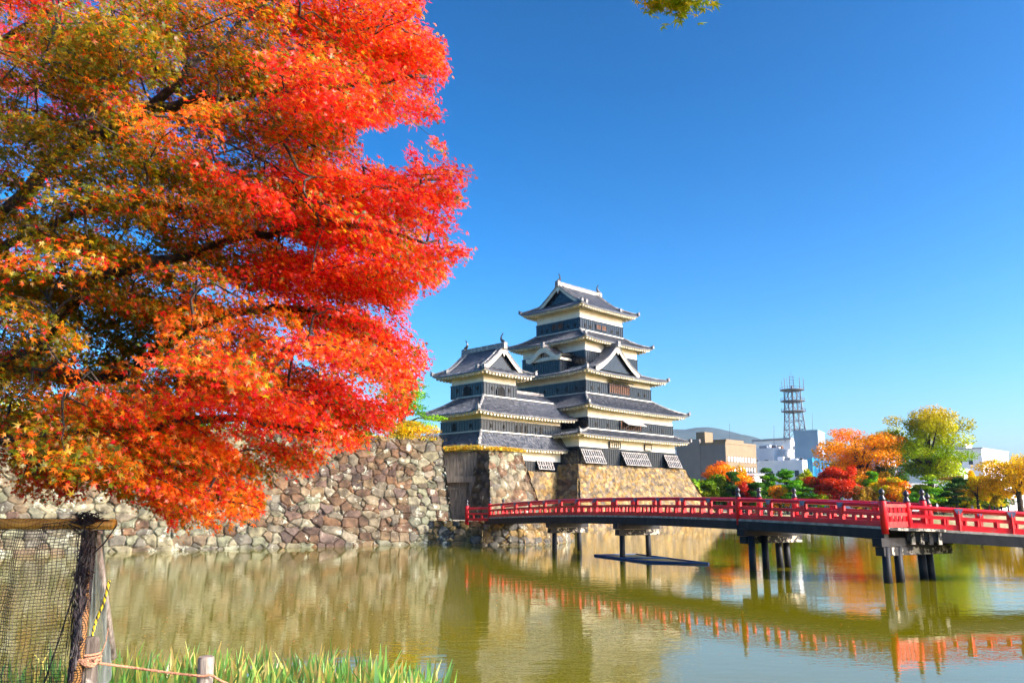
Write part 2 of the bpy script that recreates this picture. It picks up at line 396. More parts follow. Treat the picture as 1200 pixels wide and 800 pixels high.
# fill of the inner court behind that wall
mb = MB(); b1 = wt_l+n1*70; b2 = backt+n1*60
mb.grid(np.array([[p3(wt_l, 7.8), p3(wt_r+n1*.2, 7.8)], [p3(wt_l+n1*6, 7.9), p3(backt, 7.9)], [p3(b1, 8), p3(b2, 8)]]), flip=False)
tag(mb.build('court_ground', GRASSY), kind='structure')

# ------------------------------------------------------------------ castle: every coordinate is (r, l, z): r and l run along the two building axes
q2 = math.sqrt(.5)
def rl(r, l): return ((r-l)*q2, (r+l)*q2)
def castle_root(name, r, l, z):
    x, y = rl(r, l); o = empty(name, (x, y, z), R(45)); return o, (r, l, z)

def gprof(s): return .62*s+.38*s*s
PITCH = .42
class Roof:
    def __init__(s, off, parent, name='roof'):
        s.t = MB(off); s.e = MB(off); s.h = MB(off); s.hips = []; s.off = off; s.parent = parent; s.name = name
        s.soff = MB(off)
    def slope(s, fn, a0, a1, smax, K=7, flip=False):
        """fn(a, s) -> point ; columns at constant a; corrugated rows of round tiles"""
        n = max(4, int(round((a1-a0)/PITCH*4))); A = np.linspace(a0, a1, n+1)
        G = np.zeros((n+1, K+1, 3))
        for i, a in enumerate(A):
            sm = smax(a); c = .11*max(0, math.cos(2*math.pi*a/PITCH))**.8
            for k in range(K+1):
                p = fn(a, sm*k/K); G[i, k] = (p[0], p[1], p[2]+c)
        s.t.grid(G, 0, flip)
        # drip edge of the tiles
        E = np.stack([G[:, 0], G[:, 0]-np.array([0, 0, .16])], 1); s.t.grid(E, 0, not flip)
    def eave(s, fn, a0, a1, inward, wall_d, smax):
        """white fascia, soffit and rafter ends; inward = unit vector to the wall; wall_d = distance from eave to wall"""
        iv = np.array([inward[0], inward[1], 0.])
        n = max(6, int((a1-a0)/.6)); A = np.linspace(a0, a1, n+1)
        rows = []
        for a in A:
            p = np.array(fn(a, 0)); dd = max(.05, min(wall_d, smax(a)))
            p0 = p+iv*min(.14, dd)
            rows.append([p0+(0, 0, -.05), p0+(0, 0, -.19), p+iv*min(.42, dd)+(0, 0, -.19), p+iv*dd+(0, 0, -.19+.20*dd)])
        s.soff.grid(np.array(rows))
        n = int((a1-a0)/.54); tv = np.array([-iv[1], iv[0], 0])
        for i in range(n+1):
            a = a0+.1+(a1-a0-.2)*i/n; p = np.array(fn(a, 0)); dd = min(wall_d, smax(a))
            if dd < .5: continue
            q0 = p+iv*.18+(0, 0, -.30); q1 = p+iv*dd+(0, 0, -.30+.20*dd)
            s.e.beam(q0, q1, .25, .22)
    def hip(s, pts, r=.17, end=True):
        pts = [np.array(p, float) for p in pts]
        h = MB(s.off); s.hips.append(h); h.tube([p+(0, 0, .10) for p in pts], r, 6)
        if end:
            d = pts[0]-pts[-1]; d[2] = 0; d /= np.linalg.norm(d)
            p = pts[0]; h.box(p-np.array([.2, .2, -.0]), p+np.array([.2, .2, .42])); h.tube([p+(0, 0, .38), p+d*.28+(0, 0, .62)], [.12, .05], 6)
    def finish(s, mortar=None):
        o = s.t.build(s.name, TILE, s.parent, smooth=False)
        if s.soff.n: s.soff.build('eave_soffit', EAVEW, o)
        if s.e.n: s.e.build('eave_rafters', EAVEW, o)
        for h in s.hips: h.build('hip_ridge', RIDGE, o)
        if s.h.n: s.h.build('ridge_tiles', RIDGE, o)
        if mortar is not None and mortar.n: mortar.build('mortar_line', MORTAR, o)
        return o
RIDGE = mat('ridge_tile', (.10, .10, .11), (.22, .21, .21), rough=.5, scale=9, c3=(.5, .47, .4), c3scale=3, c3lo=.54, c3hi=.6)

def skirt_roof(off, parent, inner, z_in, outer, z_out, lift=.35, wall=None, sides='fblr'):
    """hipped pent roof between two storeys. inner/outer = (r0,r1,l0,l1)"""
    ro = Roof(off, parent); ri0, ri1, li0, li1 = inner; ro0, ro1, lo0, lo1 = outer
    wl_ = wall or inner; mo = MB(off)
    def mk(along, fixed_o, fixed_i, a0, a1, ai0, ai1, wd):
        mid, half = (a0+a1)/2, (a1-a0)/2
        def smax(a): return min(1., (a-a0)/max(.01, ai0-a0)+.0001 if a < ai0 else 1., (a1-a)/max(.01, a1-ai1)+.0001 if a > ai1 else 1.)
        def fn(a, s):
            z = z_out+(z_in-z_out)*gprof(s)-.10*(1-s)+lift*abs((a-mid)/half)**5*(1-s)**2
            b = fixed_o+(fixed_i-fixed_o)*s
            return (a, b, z) if along == 'r' else (b, a, z)
        run = abs(fixed_i-fixed_o)
        return fn, smax, (lambda a: smax(a)*run)
    def corner(p, q, mid_fn): pass
    for sd_ in sides:
        if sd_ == 'f': fn, sm, dm = mk('r', lo0, li0, ro0, ro1, ri0, ri1, 0); a0, a1, iv, wd, fl = ro0, ro1, (0, 1), wl_[2]-lo0, False
        if sd_ == 'b': fn, sm, dm = mk('r', lo1, li1, ro0, ro1, ri0, ri1, 0); a0, a1, iv, wd, fl = ro0, ro1, (0, -1), lo1-wl_[3], True
        if sd_ == 'l': fn, sm, dm = mk('l', ro0, ri0, lo0, lo1, li0, li1, 0); a0, a1, iv, wd, fl = lo0, lo1, (1, 0), wl_[0]-ro0, True
        if sd_ == 'r': fn, sm, dm = mk('l', ro1, ri1, lo0, lo1, li0, li1, 0); a0, a1, iv, wd, fl = lo0, lo1, (-1, 0), ro1-wl_[1], False
        ro.slope(fn, a0, a1, sm, flip=fl)
        ro.eave(fn, a0, a1, iv, wd, dm)
    zc = z_out-.10+lift
    for (oc, ic, key) in (((ro0, lo0), (ri0, li0), 'lf'), ((ro1, lo0), (ri1, li0), 'rf'), ((ro0, lo1), (ri0, li1), 'lb'), ((ro1, lo1), (ri1, li1), 'rb')):
        if key[0] in sides and key[1] in sides:
            ro.hip([(oc[0]+(ic[0]-oc[0])*s, oc[1]+(ic[1]-oc[1])*s, z_out+(z_in-z_out)*gprof(s)-.10*(1-s)+lift*(1-s)**2) for s in np.linspace(0, 1, 8)])
    e = .12
    if 'f' in sides: mo.box((ri0-e, li0-.22, z_in-.06), (ri1+e, li0+.02, z_in+.09))
    if 'l' in sides: mo.box((ri0-.22, li0-e, z_in-.06), (ri0+.02, li1+e, z_in+.09))
    if 'r' in sides: mo.box((ri1-.02, li0-e, z_in-.06), (ri1+.22, li1+e, z_in+.09))
    return ro.finish(mo)

def storey(off, parent, rect, z0, zb, z1, bat=.46, holes=True, sides='fblr', upper='plaster_wall'):
    """plastered upper wall band above black weatherboards with battens"""
    r0, r1, l0, l1 = rect; pw = MB(off); pw.box((r0, l0, zb-.01), (r1, l1, z1)); pw.build(upper, PLASTER, parent)
    bw = MB(off); e = .07; bw.box((r0-e, l0-e, z0), (r1+e, l1+e, zb)); b = bw.build('board_wall', BOARD, parent)
    bt = MB(off); t = .05
    def strip(a0, a1, side):
        n = max(2, int((a1-a0)/bat))
        for i in range(n+1):
            a = a0+(a1-a0)*i/n
            if side == 'f': bt.box((a-.05, l0-e-t, z0), (a+.05, l0-e+.01, zb-.05))
            if side == 'b': bt.box((a-.05, l1+e-.01, z0), (a+.05, l1+e+t, zb-.05))
            if side == 'l': bt.box((r0-e-t, a-.05, z0), (r0-e+.01, a+.05, zb-.05))
            if side == 'r': bt.box((r1+e-.01, a-.05, z0), (r1+e+t, a+.05, zb-.05))
    for s in sides: strip(*((r0, r1) if s in 'fb' else (l0, l1)), s)
    bt.box((r0-e-.07, l0-e-.07, zb-.12), (r1+e+.07, l1+e+.07, zb+.03)); bt.build('battens', BOARD, b)
    return b
def loophole(off, parent, side, a, z, fixed, wd=.28, ht=.45):
    m_ = MB(off); o = fixed-.15
    if side == 'f': m_.box((a-wd/2, o, z-ht/2), (a+wd/2, o+.1, z+ht/2))
    else: m_.box((o, a-wd/2, z-ht/2), (o+.1, a+wd/2, z+ht/2))
    m_.build('loophole', DARKIN, parent)
def window(off, parent, side, a0, a1, z0, z1, fixed, bars=3, mt=None, name='window'):
    """recessed lattice window: dark opening, frame and vertical bars"""
    def bx(m_, p0, p1, o0, o1, za, zb):
        if side == 'f': m_.box((p0, o0, za), (p1, o1, zb))
        else: m_.box((o0, p0, za), (o1, p1, zb))
    m_ = MB(off); bx(m_, a0, a1, fixed-.13, fixed-.05, z0, z1); wn = m_.build(name, DARKIN, parent)
    fr = MB(off); t = .10
    bx(fr, a0-t, a0, fixed-.22, fixed-.04, z0-t, z1+t); bx(fr, a1, a1+t, fixed-.22, fixed-.04, z0-t, z1+t)
    bx(fr, a0, a1, fixed-.22, fixed-.04, z1, z1+t); bx(fr, a0, a1, fixed-.22, fixed-.04, z0-t, z0); fr.build('frame', BOARD, wn)
    br = MB(off)
    for i in range(bars):
        a = a0+(a1-a0)*(i+.5)/bars; bx(br, a-.09, a+.09, fixed-.2, fixed-.135, z0, z1)
    br.build('lattice', mt or BROWNW, wn)
    return wn
def shachi(mb_, p, d, h=1.1):
    """roof-ridge dolphin: head down on the ridge, tail curling up"""
    d = np.array([d[0], d[1], 0.]); p = np.array(p, float); pts = []; rad = []
    for t, x, z, r_ in ((0, -.30, .10, .20), (.2, -.12, .22, .25), (.4, .10, .36, .22), (.6, .22, .60, .15), (.8, .18, .85, .10), (1, .02, 1.02, .07)):
        pts.append(p+d*x*h+np.array([0, 0, z*h])); rad.append(r_*h*.8)
    mb_.tube(pts, rad, 7)
    e = pts[-1]; sd_ = np.array([-d[1], d[0], 0])
    for k in (-1, 1): mb_.tube([e, e+sd_*.16*k*h+np.array([0, 0, .22*h])-d*.08*h], [.06*h, .015*h], 5)
    mb_.tube([pts[2], pts[2]+d*.3*h+(0, 0, .1*h)], [.08*h, .02*h], 5)

def irimoya(off, parent, centre, A, B, ze, zr, sg, G, over=.55, axis='r', wallr=None, lift=.35, ornament=True, backs=True):
    """hip-and-gable roof; ridge along `axis`; A half length, B half width, gable at +-G"""
    cx, cy = centre; top = empty_part = None
    ro = Roof(off, parent, 'roof'); mo = MB(off)
    def T(x, y, z): return (cx+x, cy+y, z) if axis == 'r' else (cx-y, cy+x, z)
    def zf(s): return ze-.10*(1-s)**2+(zr-ze)*gprof(s)
    # long sides
    for sg_ in (-1, 1):
        def fn(a, s, sg_=sg_): return T(a, sg_*B*(1-s), zf(s)+lift*abs(a/A)**5*(1-s)**2)
        def sm(a): return 1. if abs(a) <= G else max(.0005, (A-abs(a))/(A-G)*sg)
        ro.slope(fn, -A, A, sm, K=9, flip=(sg_ > 0))
        wd = (B-wallr[1]) if wallr else 1.6
        iv = T(0, -sg_, 0); iv = (iv[0]-cx, iv[1]-cy)
        ro.eave(fn, -A, A, iv, wd, lambda a: max(.01, (A-abs(a))) if abs(a) > A-wd else wd)
        # verge tiles lying over the gable
        for e in (-1, 1):
            Gd = []
            for x in (G-.25, G, G+over*.5, G+over):
                Gd.append([T(e*x, sg_*B*(1-s), zf(s)+.06) for s in np.linspace(sg*.92, 1, 10)])
            ro.t.grid(np.array(Gd), 0, flip=(sg_*e > 0))
            vr = MB(off); ro.hips.append(vr); vr.tube([T(e*(G+over-.05), sg_*B*(1-s), zf(s)+.12) for s in np.linspace(sg*.9, 1, 10)], .13, 6)
            dr_ = MB(off); ro.hips.append(dr_); dr_.tube([T(e*(G-.3), sg_*B*(1-s), zf(s)+.14) for s in np.linspace(sg*.55, 1, 10)], .15, 6)
            pe = T(e*(G-.3), sg_*B*(1-sg*.55), zf(sg*.55)); dr_.box(np.array(pe)-(.22, .22, 0), np.array(pe)+(.22, .22, .5))
    # short sides
    for e in (-1, 1):
        def fn2(b, s, e=e): return T(e*(A-(A-G)*s/sg), b, zf(s)+lift*abs(b/B)**5*(1-s)**2)
        def sm2(b): return max(.0005, min(sg, 1-abs(b)/B))
        ro.slope(fn2, -B, B, sm2, K=5, flip=(e < 0))
        wd = (A-wallr[0]) if wallr else 1.6
        iv = T(-e, 0, 0); iv = (iv[0]-cx, iv[1]-cy)
        ro.eave(fn2, -B, B, iv, wd, lambda b: max(.01, B-abs(b)) if abs(b) > B-wd else wd)
        for k in (-1, 1):
            ro.hip([T(e*(A-(A-G)*s/sg), k*B*(1-s), zf(s)+lift*(1-s)**2) for s in np.linspace(0, sg, 6)])
    roof = ro.finish(mo)
    for e in (-1, 1):
        gw = MB(off); S = np.linspace(sg*.9, 1, 10)
        pr = [T(e*(G+.02), B*(1-s), zf(s)-.02) for s in S]+[T(e*(G+.02), -B*(1-s), zf(s)-.02) for s in S[::-1][1:]]
        gw.add(pr, [tuple(range(len(pr)))]); g = gw.build('gable', BOARD, parent)
        gable_trim(off, g, T, e, G+over, B, zf, sg)
    rb = MB(off); L = G+over
    a_, b_ = T(-L, 0, zr+.18), T(L, 0, zr+.18)
    rb.beam(a_, b_, .42, .5); rb.beam(T(-L-.1, 0, zr+.48), T(L+.1, 0, zr+.48), .52, .12)
    for e in (-1, 1): rb.box(np.array(T(e*L, 0, zr-.25))-(.3, .3, 0), np.array(T(e*L, 0, zr+.6))+(.3, .3, 0))
    rd = rb.build('ridge', RIDGE, parent)
    ml = MB(off)
    for dz in (.06, .28): ml.beam(T(-L+.35, 0, zr+dz), T(L-.35, 0, zr+dz), .45, .06)
    ml.build('mortar_line', MORTAR, rd)
    if ornament:
        for e in (-1, 1):
            sm_ = MB(off); dv = T(e, 0, 0); shachi(sm_, T(e*(L-.3), 0, zr+.5), (-(dv[0]-cx), -(dv[1]-cy)))
            sm_.build('ridge_dolphin', FINIAL, rd)
    return roof
def gable_trim(off, g, T, e, x, B, zf, sg, dpt=.42, out=.1):
    bb = MB(off)
    S = np.linspace(sg*.86, 1, 12)
    for k in (-1, 1):
        o = [T(e*x, k*B*(1-s), zf(s)-.03) for s in S]; i_ = [T(e*x, k*max(0, B*(1-s)-.10), zf(s)-.03-dpt*(1.05-.2*s)) for s in S]
        o2 = [T(e*(x-out*1.2), k*B*(1-s), zf(s)-.03) for s in S]; i2 = [T(e*(x-out*1.2), k*max(0, B*(1-s)-.10), zf(s)-.03-dpt*(1.05-.2*s)) for s in S]
        bb.grid(np.array([o, i_])); bb.grid(np.array([i_, i2])); bb.grid(np.array([o2, i2]))
    bb.build('bargeboard', EAVEW, g)
    pn = MB(off); zt = zf(1)-dpt
    c = T(e*(x+.05), 0, zt-.25)
    ring = [(0, .3), (.2, .2), (.27, 0), (.18, -.2), (.09, -.3), (.0, -.55), (-.09, -.3), (-.18, -.2), (-.27, 0), (-.2, .2)]
    f1 = [T(e*(x+.05), a, zt-.25+b) for a, b in ring]; f2 = [T(e*(x-.05), a, zt-.25+b) for a, b in ring]
    n = len(ring); pn.add(f1+f2, [tuple(range(n)), tuple(range(2*n-1, n-1, -1))]+[(i, (i+1) % n, n+(i+1) % n, n+i) for i in range(n)])
    pn.build('gable_pendant', PLASTER, g)

# ---- main keep -------------------------------------------------------------------------------------------------------------
keep, KO = castle_root('castle_keep', 90.4, 76.9, 7.7)
tag(keep, 'tall black and white castle keep with five tiers of tiled roofs', 'castle keep')
T1 = (79.75, 101.0, 67.7, 86.0); T3 = (81.9, 101.0, 68.0, 85.7); T4 = (83.5, 98.1, 69.6, 84.4); T5 = (85.2, 96.9, 71.0, 82.9); T6 = (86.55, 96.3, 73.0, 81.3)
storey(KO, keep, T1, 7.72, 10.12, 12.0)
storey(KO, keep, T3, 12.3, 14.04, 15.9)
storey(KO, keep, T4, 17.3, 19.22, 20.8)
storey(KO, keep, T5, 20.9, 23.7, 25.8)
storey(KO, keep, T6, 26.9, 28.8, 30.8)
skirt_roof(KO, keep, T3, 12.55, (77.9, 102.5, 66.0, 87.6), 11.65, .20, T1)
skirt_roof(KO, keep, T4, 17.5, (80.1, 102.9, 66.3, 87.4), 15.43, .28, T3)
skirt_roof(KO, keep, T5, 21.45, (81.5, 100.0, 67.7, 86.2), 20.33, .28, T4)
skirt_roof(KO, keep, T6, 27.1, (83.5, 98.9, 69.5, 84.6), 25.28, .28, T5)
irimoya(KO, keep, (91.4, 77.15), 6.55, 5.95, 30.4, 34.3, .42, 4.25, .55, 'r', (4.87, 4.15), .28)
# windows of the keep
for a in (90.5, 91.75): window(KO, keep, 'f', a-.48, a+.48, 27.62, 28.3, 73.0)
for a in (76.55, 77.75): window(KO, keep, 'l', a-.48, a+.48, 27.62, 28.5, 86.55)
for a in (87.6, 88.8, 93.6, 95.0): loophole(KO, keep, 'f', a, 27.8, 73.0)
for a in (73.9, 75.2, 79.2, 80.3): loophole(KO, keep, 'l', a, 27.8, 86.55)
for a in (84.8, 86.3, 95.2, 96.6): loophole(KO, keep, 'f', a, 18.3, 69.6)
for a in (71.2, 72.9, 74.6, 77., 78.8): loophole(KO, keep, 'l', a, 18.3, 83.5)
window(KO, keep, 'l', 80.1, 80.9, 17.9, 18.7, 83.5, 2)
window(KO, keep, 'f', 88.3, 92.9, 17.95, 19.25, 69.6, 11)
for a in (83.4, 86.0, 95.6, 98.4): loophole(KO, keep, 'f', a, 13.2, 68.0)
wn = window(KO, keep, 'f', 88.5, 93.3, 12.85, 14.0, 68.0, 9)
def awning(off, parent, a0, a1, l, z_top, z_bot, out, mt=BOARD, name='propped_shutter'):
    m_ = MB(off)
    m_.beam(((a0+a1)/2, l, z_top), ((a0+a1)/2, l-out, z_bot), a1-a0, .07)
    o = m_.build(name, mt, parent); m2 = MB(off)
    for k in range(3):
        a = a0+.25+(a1-a0-.5)*k/2; m2.tube([(a, l-.05, z_bot-.55), (a, l-out+.05, z_bot-.05)], .03, 5)
    m2.build('prop', GREYW, o); return o
awning(KO, keep, 89.0, 93.2, 67.85, 14.05, 13.45, 1.0, GREYW)
awning(KO, keep, 88.2, 93.0, 69.45, 19.75, 19.45, .75, BOARD)
for a0, a1 in ((85.7, 87.9), (93.5, 94.9)): window(KO, keep, 'f', a0, a1, 10.3, 11.0, 67.66, 5, EAVEW)
LATT = mat('weathered_lattice', (.10, .095, .095), (.34, .32, .31), rough=.8, scale=5)
def drop_panel(off, parent, a0, a1, l, zt, zb, out):
    """slanting stone-drop panel: dark back board with pale lattice battens on it"""
    m_ = MB(off); e = .16
    m_.add([(a0, l-.1, zt), (a1, l-.1, zt), (a1, l-out, zb), (a0, l-out, zb), (a0, l+.1, zt), (a1, l+.1, zt), (a1, l+.1, zb), (a0, l+.1, zb)],
           [(0, 3, 2, 1), (0, 4, 7, 3), (1, 2, 6, 5), (3, 7, 6, 2), (0, 1, 5, 4)])
    o = m_.build('drop_panel', BOARD, parent); b = MB(off); n = int((a1-a0)/.46)
    def P(a, f, d=.0): return (a, l-.13-d-(out-.1)*f, zt+(zb-zt)*f)
    for i in range(n+1):
        a = a0+.08+(a1-a0-.16)*i/n
        b.beam(P(a, 0.02), P(a, .98), .19, .07, up=(0, -1, .3))
    for f in (.06, .5, .95): b.beam(P(a0, f, .03), P(a1, f, .03), .07, .14)
    b.build('lattice', LATT, o)
for a0, a1 in ((79.75, 83.9), (88.1, 93.7), (97.9, 101.2)): drop_panel(KO, keep, a0, a1, 67.66, 9.85, 8.0, 1.0)
for a in (71.2, 75.5): loophole(KO, keep, 'l', a, 13.2, 81.9)

# triangular dormer gable on the sunny side, curved gable on the shaded side
def gable_dormer(off, parent, cr, l_front, l_back, W, zb, zt, over=.5):
    def zf(s): return zb+(zt-zb)*(.55*s+.45*s*s)
    ro = Roof(off, parent, 'dormer_roof')
    for k in (-1, 1):
        def fn(a, s, k=k): return (cr+k*W*(1-s), a, zf(s)+.1*(1-s)**3)
        ro.slope(fn, l_front-over, l_back, lambda a: 1., K=7, flip=(k < 0))
        ro.h.tube([fn(l_front-over+.08, s) for s in np.linspace(0, 1, 9)], .14, 6)
    rd = ro.h; rd.beam((cr, l_front-over-.1, zt+.2), (cr, l_back, zt+.2), .36, .42)
    rd.box((cr-.26, l_front-over-.22, zt-.2), (cr+.26, l_front-over+.1, zt+.62))
    o = ro.finish()
    gw = MB(off); S = np.linspace(0, 1, 10)
    pr = [(cr+W*(1-s), l_front, zf(s)-.05) for s in S]+[(cr-W*(1-s), l_front, zf(s)-.05) for s in S[::-1][1:]]
    gw.add(pr, [tuple(range(len(pr)))]); g = gw.build('gable', BOARD, parent)
    def T(x, y, z): return (cr+y, -x, z)
    gable_trim(off, g, T, 1, -(l_front-over+.05), W, zf, .03, .55)
gable_dormer(KO, keep, 89.45, 69.1, 72.6, 5.0, 20.95, 24.55)
def kara_dormer(off, parent, lc, W, r_front, r_back, zb, h):
    ro = Roof(off, parent, 'dormer_roof')
    def zf(b):   # bell-shaped cusped profile
        t = min(1, abs(b)/W); return zb+h*(.5+.5*math.cos(math.pi*min(1, t*1.18)))+.22*max(0, t-.8)/.2
    n = int(2*W/PITCH*4); G = []; 
    for i in range(n+1):
        b = -W+2*W*i/n; c = .05*max(0, math.cos(2*math.pi*b/PITCH))**.7
        G.append([(r, lc+b, zf(b)+c) for r in np.linspace(r_front-.5, r_back, 5)])
    ro.t.grid(np.array(G)); ro.h.tube([(r_front-.6, lc, zb+h+.2), (r_back, lc, zb+h+.2)], .2, 6)
    ro.h.box((r_front-.75, lc-.25, zb+h-.1), (r_front-.45, lc+.25, zb+h+.65))
    ro.finish()
    B_ = np.linspace(-W, W, 33); f = MB(off)
    o = [(r_front-.55, lc+b, zf(b)-.02) for b in B_]; i_ = [(r_front-.55, lc+b*.985, zf(b)-.62-.18*math.cos(b/W*1.5)) for b in B_]
    o2 = [(r_front-.35, lc+b, zf(b)-.02) for b in B_]; i2 = [(r_front-.35, lc+b*.985, zf(b)-.62-.18*math.cos(b/W*1.5)) for b in B_]
    f.grid(np.array([o, i_])); f.grid(np.array([i_, i2])); f.grid(np.array([o2, i2])); fb = f.build('curved_bargeboard', EAVEW, parent)
    w_ = MB(off); pr = [(r_front, lc+b, zf(b)-.1) for b in np.linspace(-W*.82, W*.82, 25)]
    w_.add(pr+[(r_front, lc+W*.82, zb-.45), (r_front, lc-W*.82, zb-.45)], [tuple(range(27))]); w_.build('gable', PLASTER, fb)
    v = MB(off)
    for k in range(5): v.box((r_front-.12, lc-.75+.35*k, zb+.05), (r_front-.02, lc-.62+.35*k, zb+h*.5+.15))
    v.build('gable_slats', BROWNW, fb)
    e = MB(off); e.box((r_front-.3, lc-W*.86, zb-.52), (r_back, lc+W*.86, zb-.22)); e.build('bay_cornice', EAVEW, parent)
    bay = (r_front, r_back, lc-W*.80, lc+W*.80)
    b_ = MB(off); b_.box((bay[0], bay[2], 20.2), (bay[1], bay[3], zb-.5)); bw = b_.build('bay_wall', BOARD, parent)
    t = MB(off); n = 12
    for i in range(n+1):
        a = bay[2]+(bay[3]-bay[2])*i/n; t.box((bay[0]-.06, a-.05, 20.2), (bay[0]+.01, a+.05, zb-.55))
    for i in range(5):
        a = bay[0]+(bay[1]-bay[0])*i/5; t.box((a, bay[2]-.06, 20.2), (a+.1, bay[2]+.01, zb-.55))
    t.build('battens', BOARD, bw)
kara_dormer(KO, keep, 76.2, 3.3, 82.8, 85.3, 22.95, 1.45)

# ---- small keep with its connecting gallery --------------------------------------------------------------------------------
inui, IO = castle_root('small_castle_keep', 71.0, 75.0, 6.8)
tag(inui, 'lower three storey castle turret left of the tall keep, with arched bell windows', 'castle turret')
I1 = (65.65, 79.6, 70.8, 78.0); I3 = (67.6, 73.2, 72.5, 78.45)
storey(IO, inui, I1, 6.85, 8.2, 10.1)
storey(IO, inui, (65.66, 79.6, 70.82, 78.0), 11.1, 12.82, 14.1)
storey(IO, inui, I3, 15.9, 17.6, 19.2)
skirt_roof(IO, inui, (65.66, 79.6, 70.82, 78.0), 11.4, (64.0, 80.9, 69.4, 79.6), 9.7, .18, I1, sides='fbl')
skirt_roof(IO, inui, (67.6, 79.9, 72.5, 76.9), 15.95, (63.7, 81.4, 69.2, 79.9), 13.63, .25, (65.65, 79.6, 70.8, 78.), sides='fbl')
# gallery roof ridge running from the turret to the tall keep
gr = Roof(IO, inui, 'gallery_roof')
for k in (-1, 1):
    gr.slope(lambda a, s, k=k: (a, 74.7+k*2.2*(1-s), 15.95+1.15*s), 73.0, 80.6, lambda a: 1., K=4, flip=(k > 0))
gr.h.beam((73.1, 74.7, 17.3), (80.6, 74.7, 17.3), .36, .4); gr.finish()
irimoya(IO, inui, (70.4, 75.5), 4.85, 4.45, 18.8, 22.2, .30, 3.2, .5, 'l', (3.0, 2.75), .26)
for a in (69.0, 71.9): loophole(IO, inui, 'f', a, 16.9, 72.5)
for a in (73.5, 77.3): loophole(IO, inui, 'l', a, 16.9, 67.6)
def bell_window(off, parent, side, a, z, fixed, wd=.62, ht=1.25):
    pr = [(-1, 0), (-.93, .35), (-.95, .6), (-.7, .78), (-.3, .9), (0, 1.0), (.3, .9), (.7, .78), (.95, .6), (.93, .35), (1, 0)]
    def P(x, y, o): return (a+x, fixed-o, z+y) if side == 'f' else (fixed-o, a+x, z+y)
    n = len(pr); m_ = MB(off); f1 = [P(x*wd, y*ht, .14) for x, y in pr]; f0 = [P(x*wd, y*ht, .02) for x, y in pr]
    m_.add(f1+f0, [tuple(range(n))]+[(i, (i+1) % n, n+(i+1) % n, n+i) for i in range(n)]); wn = m_.build('bell_window', DARKIN, parent)
    fr = MB(off); fr.tube([P(x*wd*1.12, y*ht*1.06, .16) for x, y in pr], .07, 5); fr.tube([P(-wd*1.2, 0, .16), P(wd*1.2, 0, .16)], .07, 5); fr.build('frame', BOARD, wn)
    br = MB(off)
    for x in (-.6, -.2, .2, .6): br.tube([P(x*wd, .02, .17), P(x*wd, ht*.82, .17)], .03, 4)
    br.build('lattice', BOARD, wn)
bell_window(IO, inui, 'f', 70.4, 16.05, 72.5); bell_window(IO, inui, 'l', 75.4, 16.05, 67.6)
for a in (67.2, 69.4, 75.0): loophole(IO, inui, 'f', a, 12.1, 70.8)
loophole(IO, inui, 'l', 72.6, 12.1, 65.65); loophole(IO, inui, 'l', 75.5, 12.1, 65.65, .6, .9)
for i, a in enumerate((71.6, 72.4, 73.2, 75.9)): loophole(IO, inui, 'f', a, 12.0, 70.8, .34, .9)
drop_panel(IO, inui, 74.95, 77.8, 70.75, 8.3, 7.2, .55)

# ---- stone bases
def rlz(r, l, z): x, y = rl(r, l); return (x, y, z)
kb = empty('keep_stone_base', rlz(90, 75, 0)); KB = rlz(90, 75, 0)
tag(kb, 'sloping golden stone base under the tall keep, its foot in the moat', 'stone base')
stone_wall('front_face', rlz(74.9, 63.6, -.3), rlz(108.3, 63.6, -.3), rlz(102.6, 67.25, 7.9), rlz(79.0, 67.25, 7.9), .52, GOLD, .08, .14, 31, kb, bow=.35, m=STONEG, loc=KB, asp=1.25, small=.5)
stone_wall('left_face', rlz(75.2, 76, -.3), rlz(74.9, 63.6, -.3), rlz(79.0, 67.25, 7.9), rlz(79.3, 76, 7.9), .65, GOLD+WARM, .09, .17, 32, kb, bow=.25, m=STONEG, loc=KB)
stone_wall('right_face', rlz(108.3, 63.6, -.3), rlz(108.3, 90, -.3), rlz(102.6, 86.5, 7.9), rlz(102.6, 67.25, 7.9), .65, GOLD, .16, .15, 33, kb, bow=.35, m=STONEG, loc=KB)
mb = MB(KB); cap = [(79., 67.3), (102.6, 67.3), (102.6, 86.5), (79.2, 86.5)]
x = [rlz(a, b, 7.72) for a, b in cap]; mb.add(x, [(0, 1, 2, 3)]); mb.build('top', EARTH, kb)
gb = empty('gallery_stone_base', rlz(70, 73, 0)); GB = rlz(70, 73, 0)
tag(gb, 'golden rubble stone base below the black gallery wall, half behind the gate block', 'stone base')
stone_wall('front_face', rlz(62.5, 68.2, -.3), rlz(79.3, 68.2, -.3), rlz(79.3, 70.6, 6.95), rlz(65.3, 70.6, 6.95), .75, GOLD, .1, .2, 34, gb, m=STONEG, loc=GB)
stone_wall('left_face', rlz(62.5, 80, -.3), rlz(62.5, 68.2, -.3), rlz(65.3, 70.6, 6.95), rlz(65.3, 80, 6.95), .75, GOLD, .14, .16, 35, gb, m=STONEG, loc=GB)
mb = MB(GB); mb.add([rlz(65.2, 70.6, 6.86), rlz(79.4, 70.6, 6.86), rlz(79.4, 80, 6.86), rlz(65.2, 80, 6.86)], [(0, 1, 2, 3)]); mb.build('top', EARTH, gb)

